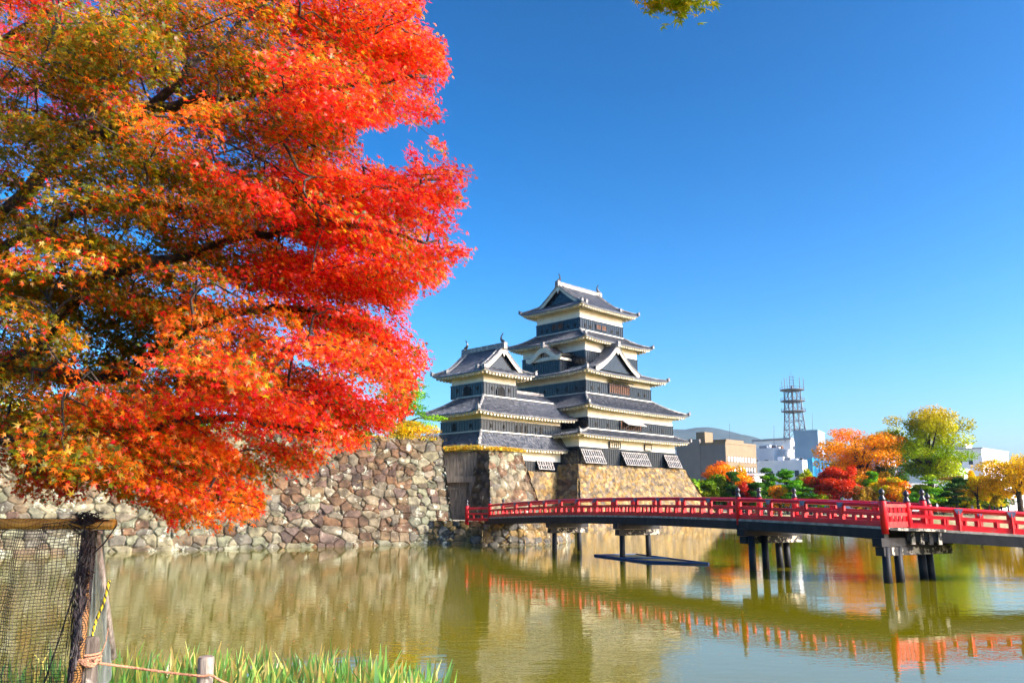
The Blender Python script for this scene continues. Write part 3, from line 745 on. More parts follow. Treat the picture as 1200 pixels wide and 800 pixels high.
# ---- gate block, gate and jetty
bk = empty('gate_stone_block', (0, 70, 1.6)); BK = (0, 70, 1.6)
tag(bk, 'battered stone gate block with golden grass on top, just behind the bridge end', 'stone wall')
c0 = np.array([-1.85, 67.0]); c0t = np.array([-1.9, 68.1]); dR = np.array([q2, q2]); dL = np.array([-q2, q2])
cb = c0+dR*6.1; ct = c0t+dR*3.75
stone_wall('front_face', p3(c0+(0.25, -.8), 1.0), p3(cb+(.5, -.5), 1.0), p3(ct, 7.38), p3(c0t, 7.34), .66, PALE+WARM+[(.55, .45, .30), (.5, .4, .25)], .07, .18, 41, bk, loc=BK, bow=.1)
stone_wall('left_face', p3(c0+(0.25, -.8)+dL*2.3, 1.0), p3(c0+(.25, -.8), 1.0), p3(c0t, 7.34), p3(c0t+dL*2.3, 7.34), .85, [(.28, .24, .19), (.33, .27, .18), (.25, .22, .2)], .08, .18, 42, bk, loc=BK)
stone_wall('right_face', p3(cb+(.5, -.5), 1.0), p3(cb+dL*6, 1.0), p3(ct+dL*6, 7.34), p3(ct, 7.38), .85, WARM, .12, .16, 43, bk, loc=BK)
mb = MB(BK); mb.add([p3(c0t, 7.30), p3(ct, 7.34), p3(ct+dL*6, 7.30), p3(c0t+dL*6, 7.30)], [(0, 1, 2, 3)]); mb.build('top', EARTH, bk)
gt = empty('castle_gate', (-4.9, 69.1, 1.7)); GT = (-4.9, 69.1, 1.7)
tag(gt, 'dark wooden castle gate of upright boards set between two stone walls', 'gate')
g0 = np.array([-6.9, 69.3]); g1 = np.array([-2.9, 68.9]); gd = (g1-g0)/np.linalg.norm(g1-g0); gn = np.array([gd[1], -gd[0]])
GATEW = mat('gate_boards', (.07, .06, .05), (.15, .13, .11), rough=.7, scale=4, stretch=(3, 3, .3), bump=.2)
def gp(t, o, z): p = g0+gd*t+gn*o; return (p[0], p[1], z)
up_ = MB(GT); Lg = np.linalg.norm(g1-g0)
for i in range(14):
    t0 = Lg*i/14; up_.beam(gp(t0+Lg/28, 0, 5.2), gp(t0+Lg/28, 0, 7.25), Lg/14-.03, .12, up=tuple(gn)+(0,))
up_.build('upper_boards', GATEW, gt)
lt = MB(GT); lt.beam(gp(0, .08, 4.95), gp(Lg, .08, 4.95), .45, .5); lt.build('lintel', GATEW, gt)
for k in (0, 1):
    dm = MB(GT)
    for i in range(5):
        t0 = .9+k*1.5+i*.3; dm.beam(gp(t0+.15, -.25, 1.7), gp(t0+.15, -.25, 4.7), .28, .1, up=tuple(gn)+(0,))
    for z in (2.2, 3.2, 4.2): dm.beam(gp(.9+k*1.5, -.17, z), gp(.9+k*1.5+1.5, -.17, z), .08, .16)
    dm.build('door', GATEW, gt)
for t in (.55, Lg-.4):
    ps = MB(GT); ps.beam(gp(t, .02, 1.6), gp(t, .02, 4.7), .4, .4, up=tuple(gn)+(0,)); ps.build('gate_post', GATEW, gt)
# jetty (stone landing) at the left end of the bridge
jt = empty('stone_landing', (-1.5, 63, 0)); JT = (-1.5, 63, 0)
tag(jt, 'low stone landing at the water where the red bridge meets the gate', 'landing')
J = [np.array(p) for p in ((-7.2, 63.4), (-2.2, 61.3), (1.0, 61.8), (3.6, 64.6), (5.2, 69.0))]
JTOP = 1.72
LANDC = [(.38, .33, .24), (.50, .38, .20), (.33, .34, .34), (.58, .42, .18), (.42, .42, .38), (.66, .46, .16)]  # grey and brown stones; golden tones added as painted sunlight
for i in range(4):
    a, b = J[i], J[i+1]; m_ = (a+b)/2; inn = np.array([-1.2, 66.5]); 
    f = lambda p: p+(inn-p)/np.linalg.norm(inn-p)*.55
    stone_wall('face', p3(a, -.3), p3(b, -.3), p3(f(b), JTOP), p3(f(a), JTOP), .52, LANDC, .06, .2, 51+i, jt, loc=JT, small=.6)
mb = MB(JT); tp = [f(p) for p in J]+[np.array([3., 74]), np.array([-9, 74])]
mb.add([p3(p, JTOP-.04) for p in tp], [tuple(range(len(tp)))]); mb.build('top', mat('landing_sand', (.34, .29, .2), (.48, .42, .3), rough=.95, scale=3, bump=.3), jt)

# ------------------------------------------------------------------ red footbridge
br = empty('red_footbridge', (10.5, 38.7, 0)); BO = (10.5, 38.7, 0)
tag(br, 'arched vermilion footbridge on dark timber piles crossing the moat to the gate', 'footbridge')
P0 = np.array([14.2, 32.0]); bd = np.array([-.48486, .87459]); bw = np.array([.87459, .48486])
def zdeck(s): return 2.06+.0315*s-.00104*s*s
def zrail(s): return 2.94+.0435*s-.00136*s*s
def bp(s, w_, z): p = P0+bd*s+bw*w_; return (p[0], p[1], z)
E0 = np.array([15.35, 32.55]); ed = np.array([.985, -.172]); ew = np.array([.172, .985])
def ep(t, w_, z): p = E0+ed*t+ew*w_; return (p[0], p[1], z)
def zde(t): return 2.0-.055*t-.0005*t*t
def zre(t): return 2.88-.060*t-.0005*t*t
def railing(pf, s0, s1, w_, zd, zr, pitch=1.95, start=None, finials=()):
    L = abs(s1-s0); n = max(1, int(round(L/pitch)))
    xs = [s0+(s1-s0)*i/n for i in range(n+1)]; fine = np.linspace(s0, s1, n*4+1)
    top = MB(BO); top.tube([pf(s, w_, zr(s)-.075) for s in fine], .085, 8); top.build('top_rail', RED, br)
    st = MB(BO)
    for a, b in zip(fine[:-1], fine[1:]): st.beam(pf(a, w_, zd(a)+.54*(zr(a)-zd(a))), pf(b, w_, zd(b)+.54*(zr(b)-zd(b))), .10, .13)
    b_ = MB(BO)
    for a, b in zip(fine[:-1], fine[1:]): b_.beam(pf(a, w_, zd(a)+.12), pf(b, w_, zd(b)+.12), .13, .20)
    b_.build('bottom_rail', RED, br)
    for a, b in zip(xs[:-1], xs[1:]):
        for f in (.34, .70):
            s = a+(b-a)*f; h = zr(s)-zd(s); st.beam(pf(s, w_, zd(s)+.2), pf(s, w_, zd(s)+.5*h), .15, .09, up=(bw[0], bw[1], 0))
        s = a+(b-a)*.12; h = zr(s)-zd(s)
        for f in (.05, .95):
            s = a+(b-a)*f; st.beam(pf(s, w_, zd(s)+.5*h), pf(s, w_, zd(s)+h-.1), .10, .09, up=(bw[0], bw[1], 0))
    st.build('railing_lattice', RED, br)
    for s in xs:
        if any(abs(s-f) < .5 for f in finials): continue
        h = zr(s)-zd(s)
        ps = MB(BO); ps.beam(pf(s, w_, zd(s)-.02), pf(s, w_, zd(s)+h-.10), .17, .17, up=(bw[0], bw[1], 0)); o = ps.build('railing_post', RED, br)
        k = MB(BO); d = .17; zt_ = zr(s)
        fr_ = [pf(s-d, w_-.105, zt_-.02), pf(s+d, w_-.105, zt_-.02), pf(s+.06, w_-.105, zt_-.23), pf(s-.06, w_-.105, zt_-.23)]
        bk_ = [pf(s-d, w_+.105, zt_-.02), pf(s+d, w_+.105, zt_-.02), pf(s+.06, w_+.105, zt_-.23), pf(s-.06, w_+.105, zt_-.23)]
        k.add(fr_+bk_, [(0, 1, 2, 3), (7, 6, 5, 4), (0, 4, 5, 1), (1, 5, 6, 2), (2, 6, 7, 3), (3, 7, 4, 0)])
        k.build('bracket', IRON, o)
def finial_post(p, z0, h, r=.14):
    m_ = MB(BO); m_.lathe((p[0], p[1], z0), [(r, -.25), (r, h-.04), (r*.92, h)], 14); o = m_.build('newel_post', RED, br, True)
    k = MB(BO); k.lathe((p[0], p[1], z0+h), [(r*.9, 0), (r*.88, .10), (r*.62, .13), (r*.62, .17), (r*.5, .19), (r*.42, .22), (r*.72, .27), (r*.8, .33), (r*.62, .40), (r*.25, .45), (.01, .50)], 12)
    k.build('finial', FINIAL, o, True)
F1 = [0.0, 7.65, 32.6]
railing(bp, 0.0, 7.65, 0, zdeck, zrail, finials=F1); railing(bp, 7.65, 32.6, 0, zdeck, zrail, finials=F1)
railing(bp, .3, 6.9, 2.85, zdeck, zrail, finials=(.3, 6.9)); railing(bp, 8.5, 34.6, 2.2, zdeck, zrail, finials=(8.5, 34.6))
for s in F1: finial_post(bp(s, 0, 0), zdeck(s), .98)
for s in (.3, 6.9): finial_post(bp(s, 2.85, 0), zdeck(s), .98)
for s in (8.5, 34.6): finial_post(bp(s, 2.2, 0), zdeck(s), .98)
# landing rails at the left end
lz = lambda s: 1.72; lzr = lambda s: 2.72-(s-32.6)*.02
def lp(s, w_, z): t = s-32.6; p = P0+bd*32.6+np.array([-.80, .6])*t; return (p[0], p[1], z)
railing(lp, 32.6, 34.75, 0, lz, lzr, finials=(32.6, 34.75)); finial_post(lp(34.75, 0, 0), 1.72, 1.08)
railing(ep, 0, 13, 0, zde, zre, finials=(0,)); railing(ep, 1.5, 13, 2.35, zde, zre, finials=(1.5,))
finial_post(ep(.05, 0.05, 0), zde(0), .98); finial_post(ep(1.5, 2.35, 0), zde(1.5), .98)
# the step between the two halves: lattice rail facing the sun, and its little deck
def xp(t, w_, z): p = P0+(E0-P0)*t; return (p[0], p[1], z)
m_ = MB(BO)
for z, hh in ((2.86, .13), (2.53, .12), (2.16, .2)): m_.beam(xp(.08, 0, z), xp(.96, 0, z), .12, hh)
for i in range(5):
    t = .14+.18*i; m_.beam(xp(t, 0, 2.1), xp(t, 0, 2.85), .10, .10, up=(1, 0, 0))
m_.build('end_railing', RED, br)
def deck(pf, s0, s1, w0, w1, zd):
    S = np.linspace(s0, s1, 24); d = MB(BO)
    for k in (0, 1):
        pass
    t_ = [[pf(s, w0-.12, zd(s)+.02) for s in S], [pf(s, w1+.12, zd(s)+.02) for s in S]]
    b_ = [[pf(s, w0-.12, zd(s)-.07) for s in S], [pf(s, w1+.12, zd(s)-.07) for s in S]]
    d.grid(np.array(t_)); d.grid(np.array(b_), flip=True); d.grid(np.array([t_[0], b_[0]])); d.grid(np.array([t_[1], b_[1]])); 
    d.grid(np.array([[t_[0][0], t_[1][0]], [b_[0][0], b_[1][0]]])); d.grid(np.array([[t_[0][-1], t_[1][-1]], [b_[0][-1], b_[1][-1]]]))
    d.build('deck', DECKW, br)
    for w_ in np.linspace(w0, w1, 3):
        g = MB(BO)
        for a, b in zip(S[:-1], S[1:]): g.beam(pf(a, w_, zd(a)-.27), pf(b, w_, zd(b)-.27), .26, .38)
        g.build('girder', DARKWOOD, br)
deck(bp, -.05, 7.6, 0, 2.85, zdeck); deck(bp, 7.65, 33.2, 0, 2.2, zdeck); deck(ep, -.1, 13, 0, 2.35, zde)
# step deck that carries the end railing and the paler beam ends below it
m_ = MB(BO); 
m_.add([bp(-.35, -.15, 2.05), ep(1.3, -.2, 1.98), ep(1.3, 1.5, 1.98), bp(.3, 2.6, 2.05), bp(-.35, -.15, 1.95), ep(1.3, -.2, 1.88), ep(1.3, 1.5, 1.88), bp(.3, 2.6, 1.95)],
       [(0, 1, 2, 3), (7, 6, 5, 4), (0, 4, 5, 1), (1, 5, 6, 2), (3, 2, 6, 7), (0, 3, 7, 4)]); m_.build('step_deck', PALEWOOD, br)
def pier(s, w0, w1, piles, r=.155, double=False):
    zc = zdeck(s)-.62
    for k, dz in ((0, 0), (1, -.34)):
        c = MB(BO); e = .55-.35*k; c.beam(bp(s, w0-.32+.12*k, zc+.05+dz), bp(s, w1+.45-.08*k, zc+.05+dz), .42-.04*k, .32); cbm = c.build('cap_beam', DARKWOOD, br)
        en = MB(BO); a = bp(s-.22, w0-.1, zc+.05+dz-.16); 
        en.add([bp(s-.222+.02*k, w0+.25, zc+dz-.10), bp(s-.222+.02*k, w1+.4, zc+dz-.10), bp(s-.222+.02*k, w1+.4, zc+dz+.2), bp(s-.222+.02*k, w0+.25, zc+dz+.2)], [(0, 1, 2, 3)])
        if k == 1: en.build('pale_face', PALEWOOD, cbm)  # pale mottled sheet along the right-hand side of the lower beam
    for (ds, w_) in piles:
        m_ = MB(BO); m_.tube([bp(s+ds, w_, zc-.1), bp(s+ds-.0, w_*1.03-.02, -.6)], [r, r*1.06], 12); m_.build('pile', DARKWOOD, br, True)
pier(0.15, 0, 3.55, [(-.1, .02), (-.1, .72), (.5, 2.95), (.5, 3.4)])
pier(7.3, 0, 3.0, [(-.3, .05), (-.3, .85), (.3, 2.35), (.3, 2.85)])
pier(16.9, 0, 2.2, [(0, .15), (0, 1.95)], .15); pier(24.1, 0, 2.2, [(0, .2), (0, 2.05)], .15)
m_ = MB(BO)
for i in range(4):
    p = np.array(ep(.1+.32*i, -.05, 0)); m_.beam((p[0], p[1]-.05, 1.86), (p[0]-.0, p[1]-.05, 1.40), .13, .12, up=(0, 1, 0))
m_.build('beam_ends', PALEWOOD, br)
# pier under the right-hand end, outside the frame, and abutment on the bank
for w_ in (.2, 2.2):
    m_ = MB(BO); m_.tube([ep(9.5, w_, 1.2), ep(9.5, w_, -.6)], .16, 12); m_.build('pile', DARKWOOD, br, True)
m_ = MB(BO); m_.beam(ep(9.5, -.3, 1.0), ep(9.5, 2.7, 1.0), .4, .3); m_.build('cap_beam', DARKWOOD, br)

# ------------------------------------------------------------------ blue raft
BLUEP = mat('blue_sheet', (.004, .03, .10), (.01, .05, .16), rough=.45, scale=2)
rf = empty('floating_raft', (7.1, 45.8, 0)); RFo = (7.1, 45.8, 0)
tag(rf, 'flat blue rimmed raft floating low on the water under the bridge', 'raft')
q = [(4.78, 48.8), (7.3, 49.6), (9.72, 41.9), (6.9, 43.2)]; q = [np.array(p) for p in q]
ce = sum(q)/4
m_ = MB(RFo); m_.add([p3(p, .025) for p in q], [(0, 3, 2, 1)]); m_.build('tray', mat('raft_tray', (.05, .045, .012), (.12, .10, .02), rough=.6, scale=1.5), rf)
m_ = MB(RFo)
for i in range(4):
    a, b = q[i], q[(i+1) % 4]; m_.tube([p3(a, .04), p3(b, .04)], .06, 8)
m_.build('rim', BLUEP, rf)
m_ = MB(RFo); m_.tube([p3((q[0]+q[3])/2, .06), p3((q[1]+q[2])/2, .06)], .05, 8); m_.build('cross_tube', BLUEP, rf)

# ------------------------------------------------------------------ leaves and trees
def leaf_cloud(P, N, size, col, template, faces, rnd, jit=.25):
    """P (n,3) positions, N (n,3) normals; returns V, Q, C for n leaves of the given template"""
    n = len(P); a, b, c = frame_from(N, rnd.uniform(0, 6.283, n))
    sz = size*rnd.uniform(1-jit, 1+jit, n)
    T = np.asarray(template)
    V = P[:, None, :]+sz[:, None, None]*(T[None, :, 0:1]*a[:, None, :]+T[None, :, 1:2]*b[:, None, :]+T[None, :, 2:3]*c[:, None, :])
    Fq = np.asarray(faces); k = len(T)
    Q = (np.arange(n)[:, None, None]*k+Fq[None]).reshape(-1, Fq.shape[1])
    return V.reshape(-1, 3), Q, np.repeat(col, len(Fq), 0)
RH = [(-.5, 0, 0), (0, -.32, .05), (.5, 0, -.05), (0, .32, .05)]; RHF = [(0, 1, 2, 3)]
def mix(a, b, t): return np.asarray(a)*(1-t)+np.asarray(b)*t

def tree(name, label, cat, px, top, Y, wpx, cols, kind='round', base_z=1.2, n=5200, leaf=.34, seed=1, bottom=None, group=None, trunk=True, lean=0, accent=None):
    r_ = np.random.default_rng(seed); random.seed(seed)
    t = at(px, top, Y); Wd = wpx/978*Y/2; x0, z1 = t[0], t[2]
    zb = base_z+(z1-base_z)*(.28 if kind != 'bush' else .02)
    if bottom is not None: zb = max(base_z, at(px, bottom, Y)[2])
    root = empty(name, (x0+lean, Y, base_z)); L = (x0+lean, Y, base_z)
    Hc = z1-zb; cz = zb+Hc*.52
    blobs = []
    if kind in ('round', 'bush'):
        nb = 36
        for i in range(nb):
            d = r_.normal(0, 1, 3); d /= np.linalg.norm(d); k = r_.uniform(.3, .98)
            blobs.append((x0+d[0]*Wd*k, Y+d[1]*Wd*k*.9, cz+d[2]*Hc*.5*k, Wd*r_.uniform(.16, .42), Hc*r_.uniform(.07, .18)))
    elif kind == 'spread':
        for i in range(64):
            a = r_.uniform(0, 6.28); k = math.sqrt(r_.uniform(.02, 1)); f = r_.uniform(0, 1)
            rad = Wd*(.55+.45*math.sin(min(1, f*1.25)*math.pi*.6))*.86
            blobs.append((x0+math.cos(a)*k*rad, Y+math.sin(a)*k*rad, zb+Hc*(.08+.84*f*(1-.25*k*k)), Wd*r_.uniform(.22, .38), Hc*r_.uniform(.06, .12)))
    elif kind == 'pine':
        for i in range(24):
            f = r_.uniform(0, 1); a = r_.uniform(0, 6.28); k = r_.uniform(.25, .95)
            rad = Wd*(1-.75*f)
            blobs.append((x0+math.cos(a)*k*rad, Y+math.sin(a)*k*rad, zb+Hc*(.05+.9*f), Wd*r_.uniform(.25, .42), Hc*r_.uniform(.045, .08)))
    B = np.array(blobs)
    wgt = B[:, 3]**2*B[:, 4]; wgt = wgt**.7; cnt = np.maximum(20, (n*wgt/wgt.sum())).astype(int)
    Ps = []; Ns = []; Cs = []
    cols = [np.array(c) for c in cols]
    for (bx, by, bz, rw, rh), c in zip(B, cnt):
        d = r_.normal(0, 1, (c, 3)); d /= np.linalg.norm(d, axis=1, keepdims=True)
        k = r_.uniform(.35, 1.12, (c, 1))**.6
        Ps.append(np.c_[bx+d[:, 0]*rw*k[:, 0], by+d[:, 1]*rw*k[:, 0], bz+d[:, 2]*rh*k[:, 0]])
        nn = d*np.array([.6, .6, 1])+np.array([0, 0, .35])+r_.normal(0, .5, (c, 3)); Ns.append(nn)
        base = cols[r_.integers(0, len(cols))]; base = mix(base, cols[r_.integers(0, len(cols))], r_.uniform(0, .6))
        cc = base*r_.uniform(.8, 1.75, (c, 1))
        if accent is not None:
            hh = np.clip((Ps[-1][:, 2]-zb)/Hc, 0, 1)[:, None]; cc = cc*(1-hh**accent[1]*.85)+np.array(accent[0])*r_.uniform(.7, 1.3, (c, 1))*hh**accent[1]*.85
        Cs.append(cc)
    P = np.concatenate(Ps); N = np.concatenate(Ns); C = np.clip(np.concatenate(Cs), 0, 1)
    V, Q, C = leaf_cloud(P, N, leaf, C, RH, RHF, r_)
    g_ = C.mean(1, keepdims=True); C = np.clip(g_+(C-g_)*1.3, .004, 1)*1.12
    mesh_np('crown', V, Q, LEAF, root, C, 'FACE', False, L)
    m_ = MB(L); zt = base_z+(z1-base_z)*.55; r0 = max(.12, Wd*.07)
    m_.tube([(x0+lean, Y, base_z-.3), (x0+lean*.6, Y, base_z+(zb-base_z)*.6+.4), (x0, Y, zt), (x0, Y, cz+Hc*.25)], [r0*1.3, r0, r0*.7, r0*.2], 8, jit=.1)
    order = r_.permutation(len(B))[:14]
    for i in order:
        bx, by, bz = B[i, :3]; s0 = np.array([x0+lean*.3, Y, min(bz-.1*Hc, zb+Hc*r_.uniform(.0, .35))]); e = np.array([bx, by, bz]); md = (s0+e)/2+np.array([0, 0, .06*Hc])
        m_.tube([s0, md, e], [r0*.5, r0*.3, r0*.1], 5)
    m_.build('trunk', BARK, root, True)
    return tag(root, label, cat, group)

GRN = [(.08, .22, .015), (.05, .15, .012), (.14, .28, .02)]; DKG = [(.02, .065, .012), (.035, .09, .015), (.05, .11, .02)]
YGN = [(.26, .30, .02), (.18, .26, .02), (.36, .36, .02)]; YEL = [(.80, .56, .012), (.70, .48, .012), (.85, .62, .03)]
ORG = [(.62, .20, .015), (.55, .26, .02), (.50, .14, .012)]; REDT = [(.26, .03, .012), (.38, .06, .012), (.18, .025, .015), (.30, .10, .02)]; BRN = [(.26, .16, .05), (.2, .13, .05), (.3, .2, .04)]
GT_ = 'park trees beyond the moat'
Tl = [
 ('broadleaf_tree', 'orange topped round tree beside the golden keep base', 852, 543, 150, 66, ORG+[(.40, .30, .03)], 'round', 5200, None),
 ('broadleaf_tree', 'olive green rounded tree in front of the orange topped one', 836, 556, 144, 46, [(.14, .19, .02), (.20, .22, .02), (.09, .15, .02)], 'round', 4200, None),
 ('shrub', 'bright green bush peeping out at the foot of the keep base', 812, 556, 141, 26, YGN+GRN, 'bush', 2000, None),
 ('pine_tree', 'dark pine standing before the olive tree near the shaded side of the tan building', 857, 552, 142, 34, DKG, 'pine', 2600, None),
 ('shrub', 'low red maple bush between dark pines behind the bridge rail', 872, 563, 141, 34, REDT, 'bush', 2400, None),
 ('pine_tree', 'tall narrow green pine below the tan building windows', 900, 548, 146, 30, GRN+DKG, 'pine', 2800, None),
 ('pine_tree', 'spreading dark green pine just right of the red bush', 886, 565, 140, 36, DKG, 'pine', 2600, None),
 ('pine_tree', 'bright green pine in front of the white flats', 920, 549, 147, 34, GRN, 'pine', 2800, None),
 ('pine_tree', 'broad low pine with layered green pads left of the red tree', 934, 561, 140, 44, GRN+DKG, 'pine', 3200, None),
 ('shrub', 'small orange leaved bush between two green pines', 912, 562, 141, 22, [(.45, .30, .02), (.5, .22, .02)], 'bush', 1400, None),
 ('broadleaf_tree', 'yellow green round tree beside the bright blue sheeting', 946, 551, 148, 32, YGN+[(.42, .44, .02)], 'round', 3000, None),
 ('zelkova_tree', 'big spreading orange tree in front of the blue building', 1000, 495, 158, 104, [(.62, .36, .012), (.54, .30, .015), (.64, .28, .015), (.45, .34, .02)], 'spread', 11000, ((.74, .20, .012), 1.5)),
 ('maple_tree', 'deep red maple under the big orange tree', 980, 547, 145, 66, REDT+[(.5, .10, .02)], 'round', 5200, ((.46, .06, .012), 1.3)),
 ('shrub', 'grey brown thinning shrub right of the deep red maple', 1012, 566, 141, 34, BRN, 'bush', 2200, None),
 ('pine_tree', 'small rounded green pine behind the bridge newel', 1020, 552, 146, 30, GRN, 'pine', 2200, None),
 ('broadleaf_tree', 'orange and yellow small tree left of the tall green one', 1046, 556, 142, 44, YEL+ORG+YGN, 'round', 3800, None),
 ('evergreen_tree', 'dark evergreen half hidden behind the tall green tree', 1040, 543, 154, 36, DKG+BRN, 'round', 2800, None),
 ('zelkova_tree', 'tallest tree, green with yellow edges, spreading over the park', 1081, 472, 156, 110, [(.13, .22, .012), (.20, .30, .012), (.30, .33, .012), (.09, .18, .012)], 'spread', 16000, ((.62, .36, .015), 2.6)),
 ('pine_tree', 'layered bright green pine below the tallest tree', 1086, 556, 141, 46, GRN+YGN[:1], 'pine', 3600, None),
 ('pine_tree', 'dark conical pine left of the golden tree', 1118, 558, 142, 50, DKG+BRN[:1], 'pine', 3800, None),
 ('broadleaf_tree', 'golden yellow round tree below the white building', 1142, 554, 146, 44, YEL, 'round', 4600, None),
 ('broadleaf_tree', 'thin yellow brown tree with dark forked trunk at the edge of the park', 1188, 530, 140, 86, [(.50, .34, .02), (.40, .26, .03), (.55, .38, .02)], 'spread', 5200, None),
 ('broadleaf_tree', 'low olive yellow tree between the golden and the brown one', 1166, 570, 147, 30, [(.40, .33, .02), (.3, .28, .02)], 'round', 2200, None),
]
for i, (nm, lb, px, top, Y, wp, cols, kind, n, acc) in enumerate(Tl):
    tree(nm, lb, nm.split('_')[-1] if nm != 'shrub' else 'shrub', px, top, Y, wp, cols, kind, 1.2, int(n*1.7), .40 if kind != 'pine' else .34, 100+i, group=GT_ if nm != 'shrub' else 'park shrubs beyond the moat', accent=acc)
# further trees that close the park outside the frame and between the trunks
for i, (px, top, Y, wp, c) in enumerate(((1260, 520, 150, 110, DKG+GRN), (1370, 500, 160, 130, ORG), (960, 575, 165, 60, GRN), (1060, 578, 168, 70, DKG), (875, 572, 168, 60, DKG), (1130, 580, 170, 60, GRN))):
    tree('park_tree', ['dark tree at the far edge of the park', 'orange tree at the far edge of the park', 'low green tree behind the deep red maple', 'low dark tree behind the tallest tree', 'low dark tree under the tan building', 'low green tree behind the golden one'][i], 'tree', px, top, Y, wp, c, 'round', 1.2, 3000, .38, 300+i, group=GT_)
FILL = [(828, 566, 152, 40, GRN, 'green shrub at the foot of the shaded tan building wall'), (868, 574, 150, 44, DKG+GRN, 'dark green shrub behind the red maple bush'), (903, 566, 153, 46, GRN+YGN, 'green shrub under the tan building between two pines'), (930, 570, 152, 50, DKG+GRN, 'dense green shrub under the white flats'), (958, 563, 153, 40, YGN+GRN, 'lime green shrub left of the deep red maple'), (1018, 568, 152, 46, GRN+BRN, 'green and brown shrub between the red maple and the small orange tree'), (1062, 566, 151, 46, GRN, 'green shrub right of the small orange tree'), (1102, 566, 153, 46, GRN+DKG, 'green shrub between the layered pine and the conical pine'), (1128, 572, 151, 40, YGN+YEL, 'yellow green shrub at the foot of the golden tree'), (1156, 576, 153, 48, DKG+YGN, 'dark shrub between the golden tree and the forked trunk')]
for i, (px, top, Y, wp, c, lb) in enumerate(FILL): tree('shrub', lb, 'shrub', px, top, Y, wp, c, 'bush', 1.2, 3000, .38, 500+i, group='park shrubs beyond the moat')
# on the moat wall
tree('pine_tree', 'light green pine poking out behind the maple above the moat wall', 'pine', 474, 434, 80, 100, [(.12, .26, .015), (.18, .32, .02), (.07, .18, .015)], 'pine', 7.9, 6500, .2, 401)
tree('shrub', 'orange and yellow bush on top of the moat wall corner', 'shrub', 478, 486, 70, 76, [(.50, .30, .04), (.55, .38, .03), (.42, .22, .04), (.30, .26, .04)], 'bush', 7.85, 4200, .16, 402)
tree('shrub', 'leafless grey bush at the wall corner beside the orange one', 'shrub', 508, 503, 71, 22, [(.22, .19, .2), (.28, .25, .24)], 'bush', 7.85, 500, .12, 403)
for i, (px, top, Y, wp, c) in enumerate(((120, 478, 66, 110, DKG), (230, 488, 68, 120, GRN), (350, 490, 70, 110, DKG+YGN), (30, 470, 64, 90, YGN+YEL), (410, 495, 72, 60, GRN))):
    tree('hedge_shrub', ['dark shrub on the moat wall behind the left of the maple', 'green shrub on the moat wall behind the maple', 'olive shrub on the moat wall behind the maple', 'yellowish shrub on the moat wall at the far left', 'small green shrub on the moat wall near the orange bush'][i], 'shrub', px, top, Y, wp, c, 'bush', 7.85, 2600, .22, 420+i, group='shrubs on the moat wall')

# golden grass on the gate block and along the gate
def tufts(name, pts, n, h, cols, m_, seed, spread=.35, parent=None, wd=.05):
    r_ = np.random.default_rng(seed); pts = np.array(pts, float); k = r_.uniform(0, len(pts)-1.001, n); i = k.astype(int); f = (k-i)[:, None]
    p = pts[i]*(1-f)+pts[i+1]*f; p[:, :2] += r_.normal(0, spread, (n, 2))
    d = np.c_[r_.normal(0, .45, n), r_.normal(0, .45, n)-.25, np.ones(n)]; hh = h*r_.uniform(.4, 1.2, n)
    a = np.c_[np.cos(r_.uniform(0, 6.28, n)), np.sin(r_.uniform(0, 6.28, n)), np.zeros(n)]*wd
    mid = p+d*hh[:, None]*.55; tip = p+d*hh[:, None]+np.c_[d[:, 0]*.4, d[:, 1]*.4-.1, -np.abs(r_.normal(0, .3, n))]*hh[:, None]
    V = np.stack([p-a, p+a, mid+a*.8, mid-a*.8, tip+a*.1, tip-a*.1], 1).reshape(-1, 3); b = np.arange(n)*6
    Q = np.concatenate([np.stack([b, b+1, b+2, b+3], 1), np.stack([b+3, b+2, b+4, b+5], 1)])
    c = np.array(cols)[r_.integers(0, len(cols), n)]*r_.uniform(.75, 1.2, (n, 1))
    return mesh_np(name, V, Q, m_, parent, np.concatenate([c, c]), 'FACE')
GOLDG = [(.80, .48, .03), (.68, .42, .04), (.85, .56, .05), (.5, .36, .05)]
o = tufts('dry_grass', [p3(c0t+(.1, .3), 7.3), p3((c0t+ct)/2+(-.1, .3), 7.32), p3(ct+(-.3, .2), 7.3)], 2000, .36, GOLDG, STRAW, 5, .28)
tag(o, kind='stuff')
o = tufts('dry_grass', [gp(-.3, .1, 7.15), gp(1.2, .1, 7.25), gp(2.5, .15, 7.35), gp(Lg, .1, 7.4)], 2200, .42, GOLDG+[(.3, .34, .03)], STRAW, 6, .28)
tag(o, kind='stuff')
o = tufts('dry_grass', [p3(wt_l+n1*.6, 7.85), p3(wt_r+n1*.6, 7.85)], 5000, .35, GOLDG+[(.16, .22, .02)], STRAW, 7, .4)
tag(o, kind='stuff')

# ------------------------------------------------------------------ the big maple
MAP_POLY = np.array([(-330, -330), (500, -330), (505, -120), (497, -20), (494, 10), (488, 28), (516, 46), (525, 88), (508, 112), (517, 138), (492, 146), (472, 139), (450, 148), (424, 146), (414, 160), (424, 176), (430, 192), (448, 190), (462, 203), (476, 200), (473, 182), (484, 172), (498, 178), (508, 163), (522, 162), (530, 182), (547, 196), (551, 208), (538, 216), (544, 238), (530, 254), (512, 250), (500, 244), (512, 258), (540, 270), (558, 290), (548, 300), (528, 312), (520, 330), (500, 342), (486, 348), (472, 350), (480, 378), (492, 398), (501, 420), (490, 446), (484, 470), (468, 490), (455, 505), (436, 524), (405, 531), (380, 540), (352, 560), (335, 552), (312, 548), (322, 572), (308, 590), (302, 606), (278, 614), (262, 628), (244, 624), (232, 606), (214, 622), (196, 618), (190, 602), (160, 592), (128, 580), (90, 582), (52, 590), (18, 580), (8, 560), (-60, 560), (-330, 600)], float)
